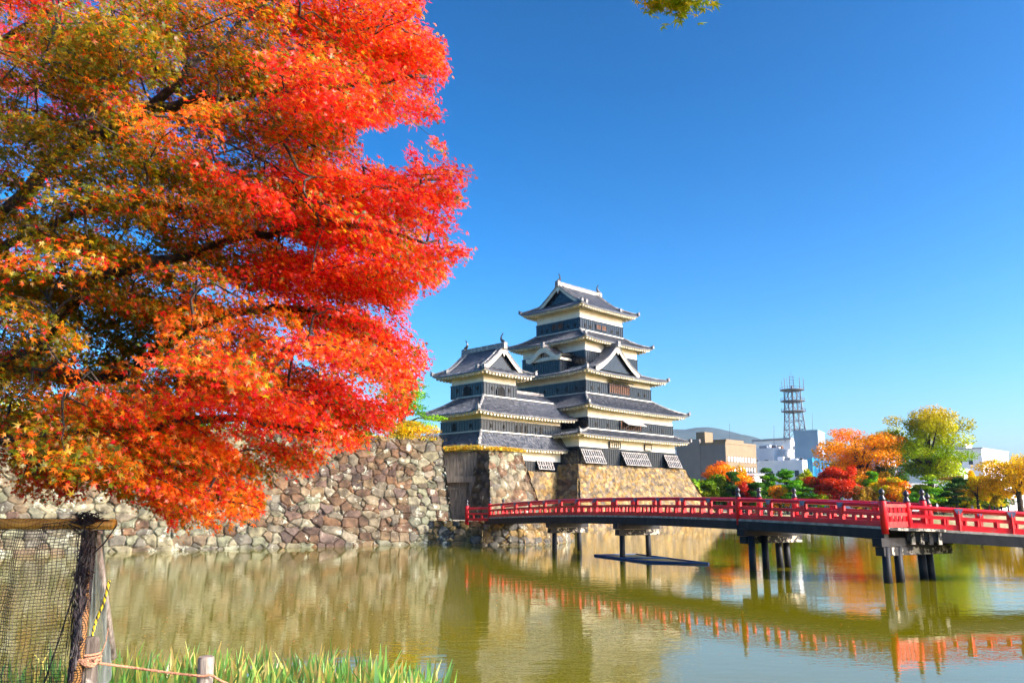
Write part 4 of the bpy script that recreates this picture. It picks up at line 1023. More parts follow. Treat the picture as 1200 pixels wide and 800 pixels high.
def inside(poly, x, y):
    c = np.zeros(len(x), bool); j = len(poly)-1
    for i in range(len(poly)):
        xi, yi = poly[i]; xj, yj = poly[j]
        k = ((yi > y) != (yj > y)) & (x < (xj-xi)*(y-yi)/(yj-yi+1e-12)+xi); c ^= k; j = i
    return c
def maple_template():
    V = [(0, -.30, 0)]; lob = [(-100, .50), (-52, .88), (0, 1.08), (52, .88), (100, .50)]
    ang = [-140]+[-76, -26, 26, 76]+[140]; nr = [.18, .26, .30, .30, .26, .18]
    V = [(0, 0, 0)]
    for (a, l) in lob: V.append((math.sin(R(a))*l*.62, math.cos(R(a))*l*.62, -.12*l))
    for a, r_ in zip(ang, nr): V.append((math.sin(R(a))*r_*.62, math.cos(R(a))*r_*.62, .03))
    return V, [(0, 6+i, 1+i, 7+i) for i in range(5)]
MT, MF = maple_template()
mp_root = empty('maple_tree', (-8.2, 8.2, 1.25)); MO = (-8.2, 8.2, 1.25)
tag(mp_root, 'huge flaming red and orange maple filling the left of the view', 'maple tree')
TR = np.array([-8.2, 8.2, 1.25])
limbs = [
 [(-8.2, 8.2, 3.2), at(-90, 470, 7.9), at(0, 432, 7.6), at(45, 408, 7.4), at(105, 328, 7.1), at(185, 308, 6.9), at(260, 285, 6.8), at(330, 270, 6.8), at(420, 262, 6.9), at(500, 285, 7.0)],
 [at(0, 432, 7.6), at(60, 440, 7.6), at(140, 448, 7.5), at(225, 380, 7.3), at(300, 362, 7.3), at(400, 372, 7.2), at(470, 420, 7.2)],
 [(-8.0, 8.1, 4.2), at(-60, 320, 7.6), at(60, 190, 7.2), at(160, 136, 7.0), at(210, 120, 6.9), at(320, 112, 6.9), at(430, 95, 7.0), at(500, 90, 7.1)],
 [at(160, 136, 7.0), at(195, 105, 6.9), at(232, 70, 6.8), at(290, 20, 6.8), at(360, -40, 6.9)],
 [at(-60, 320, 7.6), at(90, 245, 8.0), at(190, 240, 7.9), at(350, 244, 7.8), at(440, 225, 7.6), at(520, 210, 7.4)],
 [(-8.0, 8.2, 3.0), at(-80, 520, 7.2), at(40, 512, 6.8), at(130, 505, 6.5), at(210, 545, 6.3), at(260, 590, 6.2)],
 [at(130, 505, 6.5), at(230, 490, 6.7), at(330, 500, 6.9), at(430, 500, 7.2)],
 [(-8.0, 8.2, 5.0), (-6.8, 8.0, 6.6), (-5.2, 7.6, 7.6), (-3.4, 7.2, 8.2)], [(-8.2, 8.2, 4.5), (-9.4, 9.2, 6.6), (-10.3, 9.8, 8.0)],
 [(-8.2, 8.2, 3.8), (-9.8, 7.4, 5.2), (-11.2, 6.6, 6.0)], [(-8.1, 8.3, 4.6), (-7.6, 10., 6.3), (-6.8, 11.2, 7.4)],
]
m_ = MB(MO); nodes = []
m_.tube([TR-(0, 0, .4), TR+(.05, 0, .5), TR+(.1, .05, 1.4), TR+(0, 0, 2.4), TR+(.15, -.05, 3.3), TR+(0, 0, 4.3)], [.44, .34, .29, .27, .20, .12], 12, jit=.06)
m_.build('trunk', BARK, mp_root, True)
lb_ = MB(MO)
for L in limbs:
    P = np.array(L); n = len(P); tt = np.linspace(0, n-1, (n-1)*4+1)
    S = np.stack([np.interp(tt, np.arange(n), P[:, k]) for k in range(3)], 1)
    for _ in range(2): S[1:-1] = (S[:-2]+2*S[1:-1]+S[2:])/4
    S[1:-1] += rng.normal(0, .02, (len(S)-2, 3))
    r0 = .085 if n > 6 else .05
    lb_.tube(S, list(np.linspace(r0, .014, len(S))), 7, jit=.08); nodes.append(S)
nodes_a = np.concatenate(nodes)
lb_.build('limbs', BARK, mp_root, True)
# leaf sprays: flat drooping fans of leaves at many depths through the crown
r_ = np.random.default_rng(77)
sprays = []
def ok(p):
    x, y = project(np.array([p])); return inside(MAP_POLY, x, y)[0]
tries = 0
while len(sprays) < 690 and tries < 60000:
    tries += 1
    px, py = r_.uniform(-330, 565), r_.uniform(-300, 630)
    if (px < -20 or py < -30) and r_.random() < .84: continue
    if px < 300 and r_.random() < (.5 if py < 420 else .3): continue
    Y = np.clip(r_.normal(7.2, 1.15), 5.0, 10.2)
    if py > 530 and 150 < px < 345: Y = np.clip(r_.normal(6.1, .35), 5.3, 7.0)
    elif px > 380 or py > 560: Y = np.clip(r_.normal(7.1, .55), 5.9, 8.6)
    b = at(px, py, Y)
    a = np.array([.85+r_.normal(0, .35), -.15+r_.normal(0, .5), r_.normal(-.10, .18)]); a /= np.linalg.norm(a)
    Ls = r_.uniform(.55, 1.15); tip = b+a*Ls+np.array([0, 0, -.16*Ls])
    if not (ok(b) and ok(b+a*Ls*.55) and (ok(tip) or r_.random() < (.6 if px > 250 else .25))): continue
    if len(sprays) > 30:
        Sb = np.array([s[0] for s in sprays]); 
        if np.min(np.linalg.norm((Sb-b)*np.array([1, .6, 1.5]), axis=1)) < .11: continue
    sprays.append((b, a, Ls))
# the rest of the crown, above and behind the frame
for i in range(210):
    d = r_.normal(0, 1, 3); d /= np.linalg.norm(d); k = r_.uniform(.45, 1)
    b = np.array([-7.6, 8.6, 6.2])+d*k*np.array([4.4, 3.6, 2.6])
    x, y = project(b[None])
    if b[1] > 5 and -20 < x[0] < 700 and y[0] > -20: continue
    a = np.array([d[0]+r_.normal(0, .3), d[1]+r_.normal(0, .3), -.1]); a /= np.linalg.norm(a); sprays.append((b, a, r_.uniform(.6, 1.2)))
LPX = []
for S in nodes[:7]:
    for i in range(len(S)-1):
        for t in np.linspace(0, 1, 6)[:-1]:
            c = S[i]*(1-t)+S[i+1]*t; x, y = project(c[None]); LPX.append((x[0], y[0], c[1]))
LPX = np.array(LPX); LPX = LPX[(LPX[:, 0] > -30) & (np.arange(len(LPX)) % 2 == 0)]
tw = MB(MO); Ps = []; Ns = []; Cs = []
C_RED = np.array([(.84, .026, .012), (.90, .06, .010), (.76, .014, .035), (.88, .11, .014)]); C_ORG = np.array([(.88, .22, .012), (.88, .34, .014), (.82, .15, .012)]); C_GRN = np.array([(.20, .22, .008), (.13, .19, .008), (.50, .38, .010), (.28, .15, .008)])
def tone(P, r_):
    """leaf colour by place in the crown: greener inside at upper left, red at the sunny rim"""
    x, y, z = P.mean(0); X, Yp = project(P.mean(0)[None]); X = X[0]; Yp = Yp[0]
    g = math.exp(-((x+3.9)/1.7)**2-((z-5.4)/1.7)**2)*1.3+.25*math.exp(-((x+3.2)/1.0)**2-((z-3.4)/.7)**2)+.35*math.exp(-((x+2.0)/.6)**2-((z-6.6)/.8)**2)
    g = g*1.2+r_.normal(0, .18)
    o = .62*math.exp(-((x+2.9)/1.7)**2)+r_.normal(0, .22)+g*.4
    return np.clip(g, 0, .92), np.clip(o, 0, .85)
for b, a, Ls in sprays:
    up = np.array([0, 0, 1.]); s = np.cross(a, up); s /= np.linalg.norm(s); nrm = np.cross(s, a)
    n = int(Ls*r_.uniform(540, 740)); u = r_.beta(1.5, 1.25, n)*Ls; wmax = .30*Ls*np.sin(np.clip(u/Ls*.92+.10, 0, 1)*math.pi)**.7+.05
    v = r_.uniform(-1, 1, n)*wmax
    fan = .25*np.abs(v)  # side twigs hang a little
    P = b+a*u[:, None]+s*v[:, None]+up*(-.20*(u/Ls)**2*Ls-fan+r_.normal(0, .045, n))[:, None]
    X, Yp = project(P)
    jx = r_.normal(0, 4.5, n); k = inside(MAP_POLY, X+jx, Yp+r_.normal(0, 4.5, n))
    # leaves keep clear of the bare limbs they hang from
    dl = np.min(np.hypot(X[:, None]-LPX[None, :, 0], Yp[:, None]-LPX[None, :, 1])+np.where(P[:, 1:2] > LPX[None, :, 2]+.1, 99, 0), axis=1)
    k &= ~((dl < 5) & (r_.random(n) < .72))
    P = P[k]
    if len(P) < 12: continue
    n = len(P)
    N = up*.62+a*.38+s*(v[k]/(.3*Ls))[:, None]*.25+r_.normal(0, .38, (n, 3))+np.array([.12, -.22, 0])
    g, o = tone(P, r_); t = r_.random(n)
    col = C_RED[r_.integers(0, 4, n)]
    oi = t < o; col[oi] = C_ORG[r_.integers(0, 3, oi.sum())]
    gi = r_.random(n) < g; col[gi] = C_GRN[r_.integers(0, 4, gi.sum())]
    col = col*r_.uniform(.78, 1.12, (n, 1))
    Ps.append(P); Ns.append(N); Cs.append(col)
    # twig and its side shoots
    um = min(Ls*.8, float(np.percentile(u[k], 85))); e = b+a*um+up*(-.20*(um/Ls)**2*Ls); j = np.argmin(np.linalg.norm(nodes_a-b, axis=1)); q = nodes_a[j]
    nodes_a = np.concatenate([nodes_a, np.array([b, (b+e)/2])])
    if True: qq = (q+b)/2+up*.06+r_.normal(0, .05, 3); tw.tube([q, (q+qq)/2+r_.normal(0, .02, 3), qq, (qq+b)/2+r_.normal(0, .02, 3), b, (b*2+e)/3+up*.025+r_.normal(0, .012, 3), (b+e*2)/3+up*.02+r_.normal(0, .012, 3), e], [.012, .010, .009, .008, .007, .005, .0035, .002], 4, cap=False)
tw.build('twigs', BARK, mp_root, True)
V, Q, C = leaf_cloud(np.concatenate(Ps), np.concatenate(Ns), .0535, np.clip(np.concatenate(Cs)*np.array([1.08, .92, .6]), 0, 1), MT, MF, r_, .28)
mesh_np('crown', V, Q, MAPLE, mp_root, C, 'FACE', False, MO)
print('maple leaves', len(np.concatenate(Ps)), 'sprays', len(sprays), 'tries', tries)

# a second tree, its trunk out of frame on the right: one yellow-green spray hangs into the top of the view
ov = empty('overhanging_maple', (6.9, 2.2, 1.25)); OO = (6.9, 2.2, 1.25)
tag(ov, 'yellow green leaf spray hanging into the sky at the top edge', 'maple tree')
m_ = MB(OO); b0 = at(792, -30, 5.2)
def smooth(pts, k=5):
    P_ = np.array(pts, float); t = np.linspace(0, len(P_)-1, (len(P_)-1)*k+1); S_ = np.stack([np.interp(t, np.arange(len(P_)), P_[:, c]) for c in range(3)], 1)
    for _ in range(4): S_[1:-1] = (S_[:-2]+2*S_[1:-1]+S_[2:])/4
    S_[1:-1] += r_.normal(0, .012, (len(S_)-2, 3)); return S_
br_ = [smooth(q_) for q_ in ([(6.9, 2.2, .9), (6.85, 2.2, 2.2), (6.7, 2.3, 3.6), (6.3, 2.6, 5.2), (5.7, 3.0, 6.6), (5.0, 3.3, 7.6)],
  [(6.3, 2.6, 5.2), (5.2, 3.2, 6.2), (4.0, 3.8, 6.8), (2.9, 4.4, 6.9), (1.9, 4.9, 6.7), tuple(b0+(.1, 0, .22)), tuple(b0)],
  [(6.7, 2.3, 3.6), (7.4, 1.8, 5.0), (8.0, 1.2, 6.2), (8.4, .8, 7.2)], [(5.2, 3.2, 6.2), (4.8, 2.6, 7.0), (4.2, 2.0, 7.5)], [(4.0, 3.8, 6.8), (3.4, 4.6, 7.4), (2.9, 5.2, 7.7)], [(6.3, 2.6, 5.2), (6.9, 3.3, 6.4), (7.3, 3.9, 7.2)])]
for S_, ra, rb in zip(br_, (.2, .085, .09, .05, .04, .06), (.03, .005, .012, .01, .008, .01)): m_.tube(S_, list(np.linspace(ra, rb, len(S_))), 9, jit=.06)
m_.build('trunk', BARK, ov, True)
Pl = []
for px, py, n in ((757, -5, 36), (770, -1, 56), (783, 2, 60), (797, 7, 60), (808, 0, 50), (822, -2, 30), (835, -8, 16), (790, -30, 60), (820, -40, 60), (760, -35, 40)):
    c = at(px, py, 5.2); Pl.append(c+r_.normal(0, 1, (n, 3))*np.array([.04, .09, .028]))
for S_ in br_:
    for c in S_[len(S_)//2:]:
        for _ in range(3):
            cc = c+r_.normal(0, .38, 3)*np.array([1, 1, .5])+(0, 0, .12)
            pts_ = cc+r_.normal(0, 1, (46, 3))*np.array([.22, .22, .07]); x, y = project(pts_)
            Pl.append(pts_[(y < -45) | (x > 1290) | (pts_[:, 1] < .5)])
P = np.concatenate(Pl); n = len(P)
N = np.array([.1, -.5, .6])+r_.normal(0, .5, (n, 3)); col = np.array([(.24, .30, .008), (.38, .38, .010), (.16, .24, .008), (.48, .38, .012)])[r_.integers(0, 4, n)]*r_.uniform(.8, 1.1, (n, 1))
V, Q, C = leaf_cloud(P, N, .095, np.clip(col*1.9, 0, 1), MT, MF, r_, .25); mesh_np('crown', V, Q, MAPLE, ov, C, 'FACE', False, OO)

# ------------------------------------------------------------------ town beyond the park
TANS = mat('tan_render', (.19, .14, .085), (.22, .165, .10), rough=.8, scale=.5)
TANSHADE = mat('shaded_tan_render', (.16, .145, .135), (.18, .165, .15), rough=.7, scale=.4)  # shade of the tan office's left side, painted as taupe grey
WHITEB = mat('white_facade', (.68, .68, .70), (.78, .78, .78), rough=.7, scale=.3)
BLUEB = mat('blue_cladding', (.20, .30, .38), (.23, .34, .42), rough=.6, scale=.3)
CYANS = mat('cyan_sheeting', (.01, .28, .55), (.05, .5, .75), rough=.5, scale=.5)
WINW = mat('window_blind', (.62, .63, .64), (.78, .79, .8), rough=.35, scale=.8)
WIND = mat('window_dark', (.03, .04, .06), (.07, .08, .1), rough=.15, scale=.8)
STEEL = mat('tower_steel', (.09, .11, .15), (.15, .17, .21), rough=.5, scale=1)
ROOFG = mat('roof_grey', (.22, .23, .25), (.3, .3, .32), rough=.7, scale=.6)
def block(root, L, name, x0, x1, top, Y, depth, mt, base=1.2, rz=45, xy=None):
    pass
def bld(name, label, cat, corner_px, Y, lw, rw, top_y, mt, rz=45):
    """building with its near corner at (corner_px, Y); lw, rw = lengths of the left and right faces in metres"""
    c = at(corner_px, top_y, Y); root = empty(name, (c[0], Y, 1.2), R(rz)); tag(root, label, cat)
    m_ = MB(); m_.box((0, 0, -.5), (rw, lw, c[2]-1.2)); m_.build('walls', mt, root)
    p = MB(); h = c[2]-1.2; t = .5
    for lo, hi in (((-.15, -.15, h), (rw+.15, t, h+.7)), ((-.15, lw-t, h), (rw+.15, lw+.15, h+.7)), ((-.15, t, h), (t, lw-t, h+.7)), ((rw-t, t, h), (rw+.15, lw-t, h+.7))): p.box(lo, hi)
    p.build('parapet', mt, root); return root, h
def bwin(root, face, a0, a1, z0, z1, mt=WIND, frame=WHITEB):
    m_ = MB(); d = .06
    if face == 'r': m_.box((a0, -d, z0), (a1, -.01, z1))
    else: m_.box((-d, a0, z0), (-.01, a1, z1))
    o = m_.build('window', mt, root); f = MB(); t = .12
    for b0, b1, c0_, c1 in ((a0-t, a1+t, z1, z1+t), (a0-t, a1+t, z0-t, z0), (a0-t, a0, z0, z1), (a1, a1+t, z0, z1)):
        if face == 'r': f.box((b0, -.16, c0_), (b1, -.005, c1))
        else: f.box((-.16, b0, c0_), (-.005, b1, c1))
    f.build('frame', frame, o)
def rbox(root, name, lo, hi, mt):
    m_ = MB(); m_.box(lo, hi); return m_.build(name, mt, root)
tb, h = bld('tan_office_building', 'tan office block with two rows of white windows beyond the park', 'building', 850, 270, 19, 20, 519.5, TANS)
for row in range(4):
    for i in range(10): bwin(tb, 'r', .9+i*1.86, 2.15+i*1.86, h-4.1-row*3.3-1.6, h-4.1-row*3.3, WINW, TANS)
rbox(tb, 'shade_sheet', (-.12, .1, 0), (-.01, 9.5, h-.3), TANSHADE); rbox(tb, 'stair_tower', (-.3, 9.6, -.5), (7, 18.8, h+2.0), TANSHADE)  # grey sheet and tower carry the left side's shade as colour
rbox(tb, 'chimney_block', (1., 8.2, h), (6, 11.6, h+4.4), TANS); rbox(tb, 'roof_room', (7.5, 4, h), (19, 12, h+2.1), TANS)
wbd, h = bld('white_flats', 'white block of flats with small windows next to the tan office', 'building', 906, 300, 14, 16, 527, WHITEB)
for row in range(4):
    for i in range(3): bwin(wbd, 'l', 2+i*4, 3.6+i*4, h-3.4-row*3.4-1.3, h-3.4-row*3.4, WIND if (row+i) % 2 else ROOFG)
    for i in range(4): bwin(wbd, 'r', 2+i*3.6, 3.4+i*3.6, h-3.4-row*3.4-1.4, h-3.4-row*3.4, WIND)
for i in range(6): rbox(wbd, 'roof_unit', (1+i*2.3, 3, h+.01), (2.4+i*2.3, 6, h+1.8+(i % 2)*.5), [ROOFG, WHITEB, BROWNW][i % 3])
ts, h = bld('telephone_exchange', 'white office with a flat dark roof edge under the steel tower', 'building', 926, 330, 16, 16, 517, WHITEB)
rbox(ts, 'roof_edge', (-.6, -.6, h+.72), (16.6, 16.6, h+1.5), ROOFG); rbox(ts, 'plant_room', (2, -3, h-9), (10, -.02, h-3), WHITEB)
for k in range(4):
    for i in range(4): bwin(ts, 'r', 1.4+i*3.7, 3.4+i*3.7, h-3.8-k*3.6, h-1.8-k*3.6, WIND)
for i in range(3): bwin(ts, 'l', 2+i*4, 4+i*4, h-6.8, h-4.6, ROOFG)
bl, h = bld('blue_office_building', 'windowless pale blue office tower behind the orange tree', 'building', 958, 290, 8.2, 14, 505.5, BLUEB, 60)
for i in range(3): bwin(bl, 'l', 5.6, 6.6, h-10-i*4, h-9-i*4)
rbox(bl, 'lower_wing', (-2, 1, -.5), (-.2, 16, h-12), BLUEB)
lo_, h = bld('low_white_building', 'low white building with cluttered roof in front of the blue tower', 'building', 940, 262, 15, 12, 541, WHITEB, 50)
for i in range(5): bwin(lo_, 'l', 1.2+i*2.8, 2.6+i*2.8, h-4.6, h-2.6, WIND)
for i in range(4): bwin(lo_, 'r', 1.2+i*2.8, 2.8+i*2.8, h-4.6, h-2.6, WINW)
for i in range(5): rbox(lo_, 'roof_unit', (1+i*2, 2+(i*3) % 7, h), (2.2+i*2, 4+(i*3) % 7, h+1.2+.5*(i % 3)), [WHITEB, ROOFG][i % 2])
cs = empty('scaffold_sheeting', tuple(at(964, 590, 255))); c_ = at(964, 536, 255); b_ = at(964, 590, 255)
tag(cs, 'bright blue sheeting around scaffolding beside the orange tree', 'scaffolding')
m_ = MB(tuple(b_)); 
for i in range(5): m_.box((b_[0]-2.4+i*1.1, 254.8+.12*(i % 2), 1.0), (b_[0]-1.32+i*1.1, 259, c_[2]+(-.8 if i > 2 else .0)))
m_.build('sheet', CYANS, cs); m_ = MB(tuple(b_))
for i in range(6): m_.tube([(b_[0]-2.4+i*1.1, 254.65, 1), (b_[0]-2.4+i*1.1, 254.65, c_[2]+.6)], .06, 5)
m_.build('poles', STEEL, cs)
wr_, h = bld('white_hospital_building', 'long white building with balconies right of the tallest tree', 'building', 1150, 250, 16, 28, 528, WHITEB)
for row in range(3):
    for i in range(9): bwin(wr_, 'r', 1.6+i*2.9, 2.7+i*2.9, h-2.6-row*3.8-1.5, h-2.6-row*3.8, WIND)
    for i in range(2): bwin(wr_, 'l', 2.6+i*3, 3.8+i*3, h-2.6-row*3.8-1.4, h-2.6-row*3.8, WIND)
    bwin(wr_, 'l', 9.5, 10.9, h-3.4-row*3.8-1.6, h-1.6-row*3.8, WIND)
    b = MB(); z = h-5.1-row*3.8; b.box((-1.1, 8.2, z), (-.02, 12.4, z+.15))
    for k in range(9): b.box((-1.1, 8.2+k*.52, z+.15), (-1.02, 8.26+k*.52, z+1.1))
    b.box((-1.14, 8.2, z+1.1), (-1.0, 12.4, z+1.18)); b.build('balcony', STEEL, wr_)
rbox(wr_, 'roof_edge', (-.5, -.5, h+.71), (28.5, 16.5, h+1.0), ROOFG); rbox(wr_, 'roof_room', (3, 5, h+1.01), (9, 14, h+2.6), WHITEB)
wl2, h = bld('white_annex', 'lower white annex in front of the long white building', 'building', 1124, 240, 10, 9, 551, WHITEB)
for i in range(2): bwin(wl2, 'r', 1.5+i*3.6, 3.2+i*3.6, h-4.4, h-2.4, WIND)
for i in range(3): rbox(wl2, 'band', (-.08, .2, h-2.2-i*2.4), (-.01, 9.8, h-2.0-i*2.4), ROOFG)
fb_, h = bld('distant_grey_house', 'far grey roofed building seen between the two big trees', 'building', 1030, 420, 12, 24, 543, WHITEB)
rbox(fb_, 'roof', (-.8, -.8, h+.71), (24.8, 12.8, h+4.2), ROOFG)
for i in range(6): bwin(fb_, 'r', 2+i*3.6, 4+i*3.6, h-3.4, h-1.4)
pw_, h = bld('pale_blue_block', 'pale block far left of the tan office, half hidden by the keep', 'building', 806, 340, 12, 10, 528, WHITEB)
for row in range(3):
    for i in range(4): bwin(pw_, 'l', 1.4+i*2.6, 3.2+i*2.6, h-2.6-row*3.2-1.4, h-2.6-row*3.2)
low = [(870, 560, 235, 30), (1000, 566, 240, 40), (1060, 572, 230, 34), (1170, 580, 215, 36)]
for i, (px, ty, Y, wd) in enumerate(low):
    o, h = bld('town_house', ['low pale house behind the pines under the tan office', 'low pale house behind the deep red maple', 'low pale house behind the tallest tree', 'low pale shop behind the park path'][i], 'house', px, Y, 8, wd/3, ty, WHITEB, 20)
    rbox(o, 'roof', (-.5, -.5, h+.71), (wd/3+.5, 8.5, h+1.4), ROOFG)
    for k in range(3): bwin(o, 'r', .8+k*3, 2.4+k*3, 1.6, 3.2)

# lattice tower with round antenna platforms
tw_ = empty('antenna_tower', tuple(at(932, 560, 338))); c_ = at(932, 514, 338); TO = (c_[0], 338, 1.2); tw_.location = TO
tag(tw_, 'grey steel lattice tower with three round antenna platforms', 'antenna tower')
cx = c_[0]
def tz(y): return at(932, y, 338)[2]
def twid(z): return np.interp(z, [tz(514), tz(482), tz(470), tz(457)], [3.5, 2.75, 2.6, 2.5])
m_ = MB(TO); Z = [1.2, 12, 21, tz(514), tz(503), tz(493), tz(482), tz(470), tz(457)]
W_ = [float(twid(z)) if z > tz(514) else 3.5+(tz(514)-z)*.04 for z in Z]
for sx, sy in ((-1, -1), (1, -1), (1, 1), (-1, 1)): m_.tube([(cx+sx*a, 338+sy*a, z) for a, z in zip(W_, Z)], .24, 6)
m_.build('legs', STEEL, tw_, True)
m_ = MB(TO); cr = [(-1, -1), (1, -1), (1, 1), (-1, 1)]
for i in range(len(Z)-1):
    for k in range(4):
        a, b = cr[k], cr[(k+1) % 4]
        p = lambda c, j: (cx+c[0]*W_[j], 338+c[1]*W_[j], Z[j])
        m_.tube([p(a, i), tuple((np.array(p(a, i+1))+np.array(p(b, i+1)))/2)], .12, 4); m_.tube([p(b, i), tuple((np.array(p(a, i+1))+np.array(p(b, i+1)))/2)], .12, 4)
        m_.tube([p(a, i+1), p(b, i+1)], .13, 4)
m_.tube([(cx, 338, 1.2), (cx, 338, tz(452))], .45, 8); m_.build('bracing', STEEL, tw_)
for y in (482, 470, 457):
    z = tz(y); m_ = MB(TO); m_.lathe((cx, 338, z), [(3.2, -.5), (4.9, -.1), (4.9, .12), (3.2, .14)], 20); pl = m_.build('platform', STEEL, tw_)
    r2 = MB(TO)
    for k in range(20):
        t = 2*math.pi*k/20; r2.tube([(cx+4.8*math.cos(t), 338+4.8*math.sin(t), z+.1), (cx+4.8*math.cos(t), 338+4.8*math.sin(t), z+1.1)], .05, 4)
        t2 = 2*math.pi*(k+1)/20; r2.tube([(cx+4.8*math.cos(t), 338+4.8*math.sin(t), z+1.1), (cx+4.8*math.cos(t2), 338+4.8*math.sin(t2), z+1.1)], .05, 4)
    r2.build('guard_rail', STEEL, pl)
m_ = MB(TO)
for sx in (-.8, .8): m_.tube([(cx+sx, 338, tz(457)), (cx+sx, 338, tz(440))], .15, 5)
for k in range(5): m_.tube([(cx-.8, 338, tz(455-3.4*k)), (cx+.8, 338, tz(455-3.4*k))], .12, 5)
m_.tube([(cx, 338, tz(440)), (cx, 338, tz(435))], .07, 4); m_.build('mast', STEEL, tw_)
for dx, y0, r_a in ((-4.4, 447, .1), (-3.3, 443, .16), (-2.2, 443, .1), (3.0, 442, .14), (4.6, 443, .14)):
    m_ = MB(TO); m_.tube([(cx+dx, 337, tz(457)), (cx+dx, 337, tz(y0))], r_a, 6); m_.build('rod_antenna', STEEL, tw_)
for i, (px, y0, y1, Y) in enumerate(((855, 496, 516, 285), (907, 498, 525, 302), (952, 484, 505, 300), (920, 500, 516, 331))):
    a = at(px, y1, Y); b = at(px, y0, Y); m_ = MB(tuple(a)); m_.tube([a-(0, 0, .6), b], [.09, .05], 5); m_.tube([a-(0, 0, .6), a+(0, 0, .5)], .16, 6)
    o = m_.build('whip_antenna', STEEL); o.location = tuple(a)
    tag(o, ['thin mast on the tan office roof', 'thin mast on the white flats roof', 'thin mast behind the pale blue office tower', 'thin mast left of the steel tower'][i], 'antenna')

# ------------------------------------------------------------------ people and fence on the far bank
SKIN = mat('skin', (.55, .33, .22), (.6, .37, .26), rough=.6); HAIR = mat('hair', (.012, .01, .009), (.03, .02, .015), rough=.5)
def cloth(n, c): return mat(n, c, [x*1.2 for x in c], rough=.85, scale=8)
CL = [cloth('navy_cloth', (.02, .03, .07)), cloth('black_cloth', (.015, .015, .017)), cloth('white_cloth', (.7, .7, .7)), cloth('red_cloth', (.4, .04, .04)), cloth('beige_cloth', (.45, .36, .25)), cloth('grey_cloth', (.18, .18, .2))]
def body_mesh(stride):
    """standing or walking figure grown with a skin modifier, feet at z = 0"""
    V = [(0, 0, .96), (0, 0, 1.15), (0, 0, 1.36), (0, 0, 1.47), (0, .01, 1.55), (0, .02, 1.63), (0, .015, 1.72),
         (.18, 0, 1.40), (.24, .02, 1.14), (.25, -.08 if stride else .0, .90), (.25, -.12 if stride else .02, .80), (-.18, 0, 1.40), (-.24, .02, 1.14), (-.25, .12, .90), (-.25, .16, .80),
         (.10, 0, .90), (.11, .14*stride, .50), (.11, .02*stride, .07), (.11, .15+.02*stride, .03), (-.10, 0, .90), (-.11, -.06*stride, .50), (-.11, -.28*stride, .08), (-.11, .14-.28*stride, .03)]
    Ed = [(0, 1), (1, 2), (2, 3), (3, 4), (4, 5), (5, 6), (2, 7), (7, 8), (8, 9), (9, 10), (2, 11), (11, 12), (12, 13), (13, 14), (0, 15), (15, 16), (16, 17), (17, 18), (0, 19), (19, 20), (20, 21), (21, 22)]
    Rd = [(.15, .11), (.14, .10), (.17, .11), (.06, .06), (.07, .075), (.095, .11), (.07, .08), (.065, .06), (.05, .05), (.04, .04), (.045, .03), (.065, .06), (.05, .05), (.04, .04), (.045, .03), (.095, .095), (.065, .065), (.045, .045), (.05, .035), (.095, .095), (.065, .065), (.045, .045), (.05, .035)]
    me = bpy.data.meshes.new('person'); me.from_pydata(V, Ed, []); o = bpy.data.objects.new('person_tmp', me); sc.collection.objects.link(o)
    md = o.modifiers.new('skin', 'SKIN'); o.modifiers.new('sub', 'SUBSURF').levels = 1
    for i, rr in enumerate(Rd): me.skin_vertices[0].data[i].radius = rr
    me.skin_vertices[0].data[0].use_root = True
    dg = bpy.context.evaluated_depsgraph_get(); dg.update(); ev = bpy.data.meshes.new_from_object(o.evaluated_get(dg))
    bpy.data.objects.remove(o)
    for i in range(4): ev.materials.append(SKIN)
    for p in ev.polygons:
        z = p.center.z; x = abs(p.center.x)
        p.material_index = 2 if z < .93 and x < .22 else (1 if z < 1.46 and not (z < .9) else (3 if (z > 1.66 or (z > 1.56 and p.center.y < -.0)) else 0))
        p.use_smooth = True
    return ev
BM = [body_mesh(0), body_mesh(1)]
ppl = [(842, 141.5, 0, 1, 40), (846, 142, 3, 1, 200), (868, 141, 1, 0, 90), (895, 141.8, 5, 1, 120), (899, 142.2, 2, 5, 80), (925, 142, 0, 1, 270), (1003, 142.4, 1, 5, 60), (1101, 143, 4, 0, 90), (1122, 142.6, 1, 1, 250), (1139, 142.2, 2, 0, 100), (1147, 143.4, 0, 1, 75), (1159, 142.7, 3, 0, 260), (1165, 142.2, 0, 5, 80), (1173, 143.6, 1, 5, 100), (1181, 142.8, 5, 1, 270)]
PL = ['person in dark jacket on the bank right of the keep base', 'person in red top beside the dark jacketed one near the keep base', 'person in black standing behind the bridge newel', 'person in grey top walking under the tan building', 'person in white top with grey trousers under the tan building', 'person in navy top below the bright green pine', 'person in black jacket in front of the deep red maple', 'person in beige coat near the layered green pine', 'person all in black before the dark conical pine', 'person in white top under the golden tree', 'person in navy top and black trousers walking past the golden tree', 'person in red top between the golden and brown trees', 'person in navy top and grey trousers near the forked trunk', 'person in black top and grey trousers near the forked trunk', 'person in grey top at the forked trunk']
for i, (px, Y, c1, c2, rz) in enumerate(ppl):
    p = at(px, 590, Y); me = BM[i % 2].copy(); o = bpy.data.objects.new('person', me); sc.collection.objects.link(o)
    o.location = (p[0], Y, 1.22); o.rotation_euler = (0, 0, R(rz)); s = .94+.03*(i % 4); o.scale = (s, s, s)
    for k, m__ in ((1, CL[c1]), (2, CL[c2]), (3, HAIR)): me.materials[k] = m__
    tag(o, PL[i], 'person', 'visitors strolling on the far bank')
bf = empty('bank_fence', (60, 139.6, 1.2)); tag(bf, 'low dark rail fence along the far bank of the moat', 'fence')
BFo = (60, 139.6, 1.2); m_ = MB(BFo)
